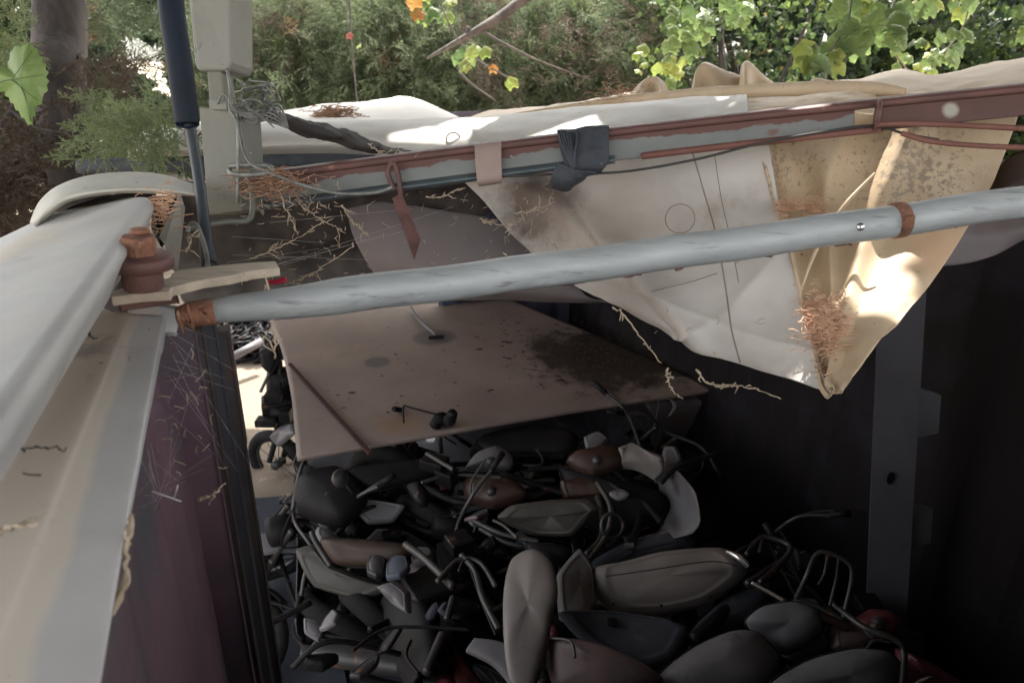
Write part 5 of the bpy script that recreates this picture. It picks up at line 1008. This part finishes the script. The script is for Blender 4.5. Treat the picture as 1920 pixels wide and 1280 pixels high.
vine('vine with lime and yellow leaves hanging behind the centre beam',
     cl(860, 905, 90, 130, 6.0, 6.3, 7, .14, .22, ['vine_leaf', 'vine_yellow']) + [((960, 157, 5.8), .19, 'vine_yellow'), ((883, 100, 6), .24, 'vine_yellow'), ((910, 100, 6), .2, 'vine_yellow')] + cl(790, 850, -10, 40, 6, 6.3, 6, .18, .26, ['vine_yellow', 'vine_leaf']) + [((778, 5, 6), .24, 'leaf_orange'), ((783, 28, 6), .2, 'leaf_orange'), ((655, 68, 6), .11, 'leaf_red'), ((672, 88, 6), .1, 'vine_yellow'), ((925, 130, 6), .14, 'leaf_orange')],
     [[(800, -60, 6.2), (840, 40, 6.1), (880, 100, 6.1), (960, 150, 5.9)], [(655, -40, 6.1), (658, 60, 6.05), (672, 220, 6.0)]], 'x', 1)
vine('vine with broad green leaves above the pleated tarp',
     cl(1255, 1330, 20, 95, 5.4, 5.9, 12, .15, .26, ['vine_leaf']) + cl(1340, 1420, -10, 45, 5.4, 5.9, 8, .15, .24, ['vine_leaf']) + cl(1190, 1290, 90, 160, 5.6, 6.2, 14, .1, .2, ['vine_leaf', 'vine_yellow']),
     [[(1360, -60, 5.6), (1356, 60, 5.5), (1362, 130, 5.4)], [(1420, -40, 5.6), (1330, 30, 5.6), (1230, 130, 5.8)]], 'x', 2)
vine('vine with large bright leaves hanging over the tarp at the right',
     cl(1500, 1580, 90, 135, 4.6, 5.0, 11, .14, .25, ['vine_yellow', 'vine_leaf']) + cl(1570, 1690, 20, 100, 4.8, 5.4, 16, .18, .34, ['vine_leaf']) + cl(1560, 1820, -30, 40, 5, 5.6, 18, .16, .28, ['vine_leaf', 'vine_yellow']) + cl(1750, 1815, 60, 120, 5.0, 5.5, 8, .14, .22, ['vine_leaf']) + cl(1660, 1760, 80, 140, 5.4, 6, 12, .1, .18, ['vine_leaf', 'vine_yellow']) + cl(1890, 1925, 0, 80, 5, 5.4, 4, .1, .16, ['bush_leaf']),
     [[(1600, -60, 5.0), (1590, 40, 4.9), (1540, 120, 4.8)], [(1820, -50, 5.3), (1810, 40, 5.2), (1770, 100, 5.1)], [(1700, -50, 5.4), (1660, 60, 5.2), (1700, 130, 5.5)]], 'x', 3)
# big near leaf at left edge
def outleaf(label, out, d0, m, name='vine_leaf'):
    T = root(name, label, 'leaf', (out[0][0], out[0][1], d0)); c = (sum(p[0] for p in out) / len(out), sum(p[1] for p in out) / len(out))
    mb = MB(); pts = []; n_ = len(out)
    dense = []
    for i in range(n_):
        a, b_ = out[i], out[(i + 1) % n_]; L = math.hypot(b_[0] - a[0], b_[1] - a[1]); k = max(1, int(L / 7))
        for j in range(k):
            f_ = j / k; x = a[0] + (b_[0] - a[0]) * f_; y = a[1] + (b_[1] - a[1]) * f_
            e = 1.10 if j % 2 else .99; dense.append((c[0] + (x - c[0]) * e, c[1] + (y - c[1]) * e))
    rings_ = [0, .35, .7, 1]; vs = []; k = len(dense)
    for s_ in rings_[1:]:
        for x, y in dense:
            X, Y = c[0] + (x - c[0]) * s_, c[1] + (y - c[1]) * s_; vs.append(P(X, Y, d0 + .035 * s_ * s_ + .008 * math.sin(X * .09) + .01 * abs(math.sin(Y * .05))))
    vs.append(P(c[0], c[1], d0)); f_ = []
    for q in range(2): f_ += [(q * k + i, q * k + (i + 1) % k, (q + 1) * k + (i + 1) % k, (q + 1) * k + i) for i in range(k)]
    f_ += [(3 * k, (i + 1) % k, i) for i in range(k)]
    mb.add(vs, f_); mb.build('blade', m, T)
    vn = MB(); vn.tube([(-20, 165, d0 - .004), (20, 150, d0 - .006), (45, 175, d0 + .002), (58, 228, d0 + .03)], .0012, 5, 16)
    for e in ((60, 95), (82, 140), (72, 190)): vn.tube([(22, 150, d0 - .006), ((22 + e[0]) / 2, (150 + e[1]) / 2, d0 - .004), (e[0], e[1], d0 + .02)], .0008, 5, 10)
    vn.build('vein', 'vine_leaf', T); return T
outleaf('large bright green toothed vine leaf at the left edge', [(-40, 130), (0, 125), (14, 128), (22, 95), (45, 84), (62, 88), (72, 105), (86, 130), (88, 160), (80, 185), (66, 205), (57, 234), (45, 222), (25, 195), (8, 172), (-40, 160)], 1.9, 'big_leaf')
# ---------------------------------------------------------------- dry needles and twigs
def needles(name, label, pts, L, rad, m, seed, spread=1.0, up=.25, kind='stuff', cat='needles'):
    rr = np.random.default_rng(seed); vs = []; fs = []; o = 0
    for p in pts:
        a = np.array(V(p)); d_ = rr.normal(size=3) * np.array([1, .7, up]); d_ /= np.linalg.norm(d_); l = L * rr.uniform(.5, 1.4); b_ = rr.normal(size=3) * l * .25
        q = [a - d_ * l / 2, a + b_ * .5, a + d_ * l / 2]
        s1 = np.cross(d_, rr.normal(size=3)); s1 /= np.linalg.norm(s1); s2 = np.cross(d_, s1)
        for w_ in q:
            for k in range(3): vs.append(w_ + (s1 * math.cos(2.094 * k) + s2 * math.sin(2.094 * k)) * rad)
        for g_ in range(2):
            for k in range(3): fs.append((o + g_ * 3 + k, o + g_ * 3 + (k + 1) % 3, o + g_ * 3 + 3 + (k + 1) % 3, o + g_ * 3 + 3 + k))
        o += 9
    return props(npmesh(name, np.array(vs), np.array(fs), m), label, cat, None, kind)
rq = random.Random(12)
def G_(x, y, sx, sy, d, sd, n): return [(rq.gauss(x, sx), rq.gauss(y, sy), rq.gauss(d, sd)) for _ in range(n)]
needles('dry_needles', 'heap of orange brown dry needles in the hanging tarp corner', [(x, y, 1.86 - (y - 555) * .00115 - .02 * rq.random()) for x, y, _ in [(rq.gauss(1545 + (y_ - 600) * .12, 20), y_, 0) for y_ in [rq.gauss(602, 27) for _ in range(620)]]], .026, .0012, 'needle_hot', 1, up=.12)
needles('dry_needles', 'orange dry needles on the tan tarp just above the pale pipe', [(rq.uniform(1452, 1550), 386 + rq.gauss(0, 9), 1.975) for _ in range(170)], .022, .0011, 'needle_hot', 2, up=.12)
needles('dry_needles', 'thin trail of dry needles below the corner heap', [(1545 + rq.gauss(0, 10), rq.uniform(640, 715), 1.75) for _ in range(60)], .02, .0009, 'needle', 3)
needles('dry_needles', 'brown dry needles on the flat tarp behind the twisted cloth', G_(625, 212, 22, 6, 3.6, .05, 200), .06, .0022, 'needle', 4)
needles('dry_needles', 'tangle of pinkish dry needles against the foot of the grey post', G_(510, 345, 32, 14, 1.86, .04, 230), .05, .0013, 'needle', 5)
needles('dry_needles', 'sprig of dry needles in the gap beside the white fin', G_(305, 395, 14, 22, 1.62, .02, 110), .035, .0011, 'needle_hot', 6)
needles('dry_needles', 'brown feathery dry sprig on the tarp edge left of the pleats', G_(1160, 178, 22, 13, 2.7, .05, 150), .03, .0011, 'needle', 7)
def twig(label, pts, rad=.0022, forks=6, seed=0, m='twig', ln=.03, name='dry_twig'):
    rr = random.Random(seed); mb = MB(); W = crom([V(p) for p in pts], 24)
    W = [p + Vector((rr.gauss(0, .0015), rr.gauss(0, .0015), rr.gauss(0, .0015))) for p in W]
    mb.tube(W, [rad * (1.1 - .5 * i / 23) * rr.uniform(.7, 1.4) for i in range(24)], 6)
    for _ in range(forks):
        k = rr.randrange(2, 23); d_ = (W[k] - W[k - 1]).normalized() + Vector((rr.gauss(0, .6), rr.gauss(0, .4), rr.gauss(0, .6))); d_.normalize(); l = ln * rr.uniform(.4, 1.3)
        e = W[k] + d_ * l; mb.tube([W[k], W[k] + d_ * l * .5 + Vector((rr.gauss(0, .003), 0, rr.gauss(0, .003))), e], [rad * .8, rad * .9, rad * .5], 5)
        if rr.random() < .5: mb.tube([W[k] + d_ * l * .5, W[k] + d_ * l * .5 + Vector((rr.gauss(0, 1), rr.gauss(0, 1), rr.gauss(0, 1))).normalized() * l * .5], rad * .6, 5)
    return top(mb, name, m, label, 'twig')
twig('knotted pale twig hanging from the sheet left of the tarp corner', [(1148, 575, 1.72), (1170, 592, 1.72), (1200, 630, 1.73), (1240, 680, 1.74)], .0019, 5, 1, ln=.018)
twig('short pale twig below the knotted one, over the board corner', [(1250, 690, 1.74), (1258, 725, 1.74), (1280, 748, 1.75)], .0024, 4, 2, ln=.015)
twig('long forked pale twig dangling under the tarp edge', [(1305, 692, 1.72), (1320, 712, 1.72), (1345, 722, 1.72), (1380, 722, 1.73), (1420, 730, 1.74), (1462, 748, 1.75)], .0025, 9, 3, ln=.026)
twig('thin upright twig rising beside the pipe over the board corner', [(515, 672, 1.40), (513, 625, 1.40), (508, 560, 1.40), (498, 535, 1.40)], .0020, 6, 4, ln=.035)
twig('curved pale twig caught in the cobweb beside the dark post', [(376, 934, 1.25), (395, 930, 1.25), (420, 908, 1.26)], .0026, 2, 5, ln=.012)
twig('knobbly twig stuck to the right edge of the pale plate', [(243, 980, .86), (238, 1010, .86), (236, 1060, .84), (243, 1085, .84), (228, 1110, .83), (213, 1150, .82)], .0026, 4, 6, ln=.012)
twig('long dark twig lying on the upper left beige plate', [(30, 842, .90), (75, 838, .90), (122, 841, .91)], .0015, 1, 7, 'tarp_dark', ln=.01)
twig('brown splinter near the left edge on the beige plate', [(-5, 998, .76), (30, 985, .76), (62, 972, .77)], .0028, 2, 8, 'wood', ln=.008)
twig('small curled stalk at the plate edge below the plank', [(150, 632, 1.23), (165, 626, 1.22), (177, 634, 1.22)], .0018, 0, 9, 'tarp_dark')
for i, (lab, a, b) in enumerate([('pale twig on the left end of the big pipe', (412, 578, 1.5), (445, 590, 1.5)), ('forked twig lying on the pipe below the dark blade', (690, 560, 1.49), (700, 545, 1.48)), ('twig spray against the dark lining right of the post', (560, 380, 1.95), (640, 430, 1.95)), ('dangling twig with pale buds left of the hanging blade', (640, 385, 1.9), (690, 440, 1.9)), ('long bare twig slanting up from the plank end', (535, 535, 1.65), (665, 460, 1.75)), ('long thin stem crossing the dark lining', (470, 485, 1.8), (600, 420, 1.9)), ('branched twig on the dirty tarp patch', (900, 410, 2.1), (965, 420, 2.1)), ('small twigs under the tape strap', (800, 370, 2.0), (860, 355, 2.0)), ('forked twig beside the rubber wrap on the sheet', (965, 400, 2.1), (1040, 378, 2.1)), ('twig sprig on the plate edge below the plank', (232, 625, 1.40), (262, 632, 1.40)), ('drooping dry sprig below the post foot', (520, 350, 1.85), (560, 440, 1.9)), ('twig sprig under the twisted cloth', (690, 270, 2.05), (740, 292, 2.05)), ('pale stalk on the white roll end', (750, 285, 2.05), (800, 292, 2.05)), ('fallen sprig under the edge of the white fin', (350, 470, 1.55), (360, 440, 1.58))]):
    twig(lab, [a, ((a[0] + b[0]) / 2, (a[1] + b[1]) / 2 + 6, (a[2] + b[2]) / 2), b], .0017, 8, 20 + i, ln=.03)
# loose bits of litter on the tarp and in the webs
bits = []
for (x0, x1, y0, y1, d_, n_) in ((440, 720, 380, 540, 1.95, 45), (700, 1000, 360, 500, 2.15, 26), (900, 1110, 345, 470, 2.08, 60), (1130, 1450, 330, 680, 1.83, 12), (300, 420, 640, 940, 1.3, 26), (450, 640, 330, 420, 1.85, 60)):
    bits += [(rq.uniform(x0, x1), rq.uniform(y0, y1), d_ + rq.uniform(-.02, .02)) for _ in range(n_)]
needles('leaf_litter', 'small pale dry bits caught in webs and on the tarp', bits, .020, .0011, 'twig', 15, up=1, cat='litter')
needles('leaf_litter', 'dark specks of debris scattered on the pale steel plates', [(rq.uniform(120, 290), rq.uniform(600, 1200), 0) for _ in range(0)] + [(208, 712, 1.235), (210, 738, 1.2), (222, 845, 1.06), (163, 965, .935), (160, 985, .93), (130, 1145, .81), (60, 888, .90), (230, 640, 1.35)], .016, .0014, 'tarp_dark', 16, up=1, cat='litter')
wb = MB(); rw_ = random.Random(6)
for i in range(12):
    a = (rw_.uniform(245, 300), rw_.uniform(830, 960), .98); b_ = (rw_.uniform(320, 400), rw_.uniform(700, 960), 1.3); c_ = (rw_.uniform(285, 340), rw_.uniform(880, 940), 1.1)
    wb.tube([a, c_, b_] if i % 2 else [a, c_], .00015, 4, cap=False)
for i in range(14):
    a = (rw_.uniform(300, 330), rw_.uniform(600, 800), 1.36); b_ = (rw_.uniform(350, 470), rw_.uniform(620, 900), 1.5); wb.tube([a, b_], .0002, 4, cap=False)
for i in range(8):
    a = (rw_.uniform(420, 560), rw_.uniform(400, 520), 1.8); b_ = (rw_.uniform(560, 900), rw_.uniform(380, 500), 2.05); wb.tube([a, b_], .0003, 4, cap=False)
for i in range(2): wb.tube([(rw_.uniform(280, 340), rw_.uniform(880, 945), 1.08), (rw_.uniform(285, 345), rw_.uniform(885, 945), 1.1)], .0012, 5)
top(wb, 'cobweb', 'web', 'wispy cobweb threads strung between the pale plate and dark wall', 'cobweb', kind='stuff')
# ---------------------------------------------------------------- tidy
GRP_ = {'motorcycle': 'scrapped motorcycles heaped in the container', 'scooter': 'scrapped scooters heaped in the container', 'dry_twig': 'dry twigs caught on the container and tarp', 'dry_needles': 'clusters of dry needles', 'leafy_tree': 'leafy trees behind the container', 'cypress_tree': 'cypresses beside the container', 'grape_vine': 'grape vines hanging over the tarp', 'motorcycle_seat': 'loose motorcycle seats at the front of the pile', 'red_rod': 'red rods under the beam'}
for o in list(S.objects):
    if o.parent is None and o.name.split('.')[0] in GRP_: o['group'] = GRP_[o.name.split('.')[0]]
    if '_o' in o: del o['_o']
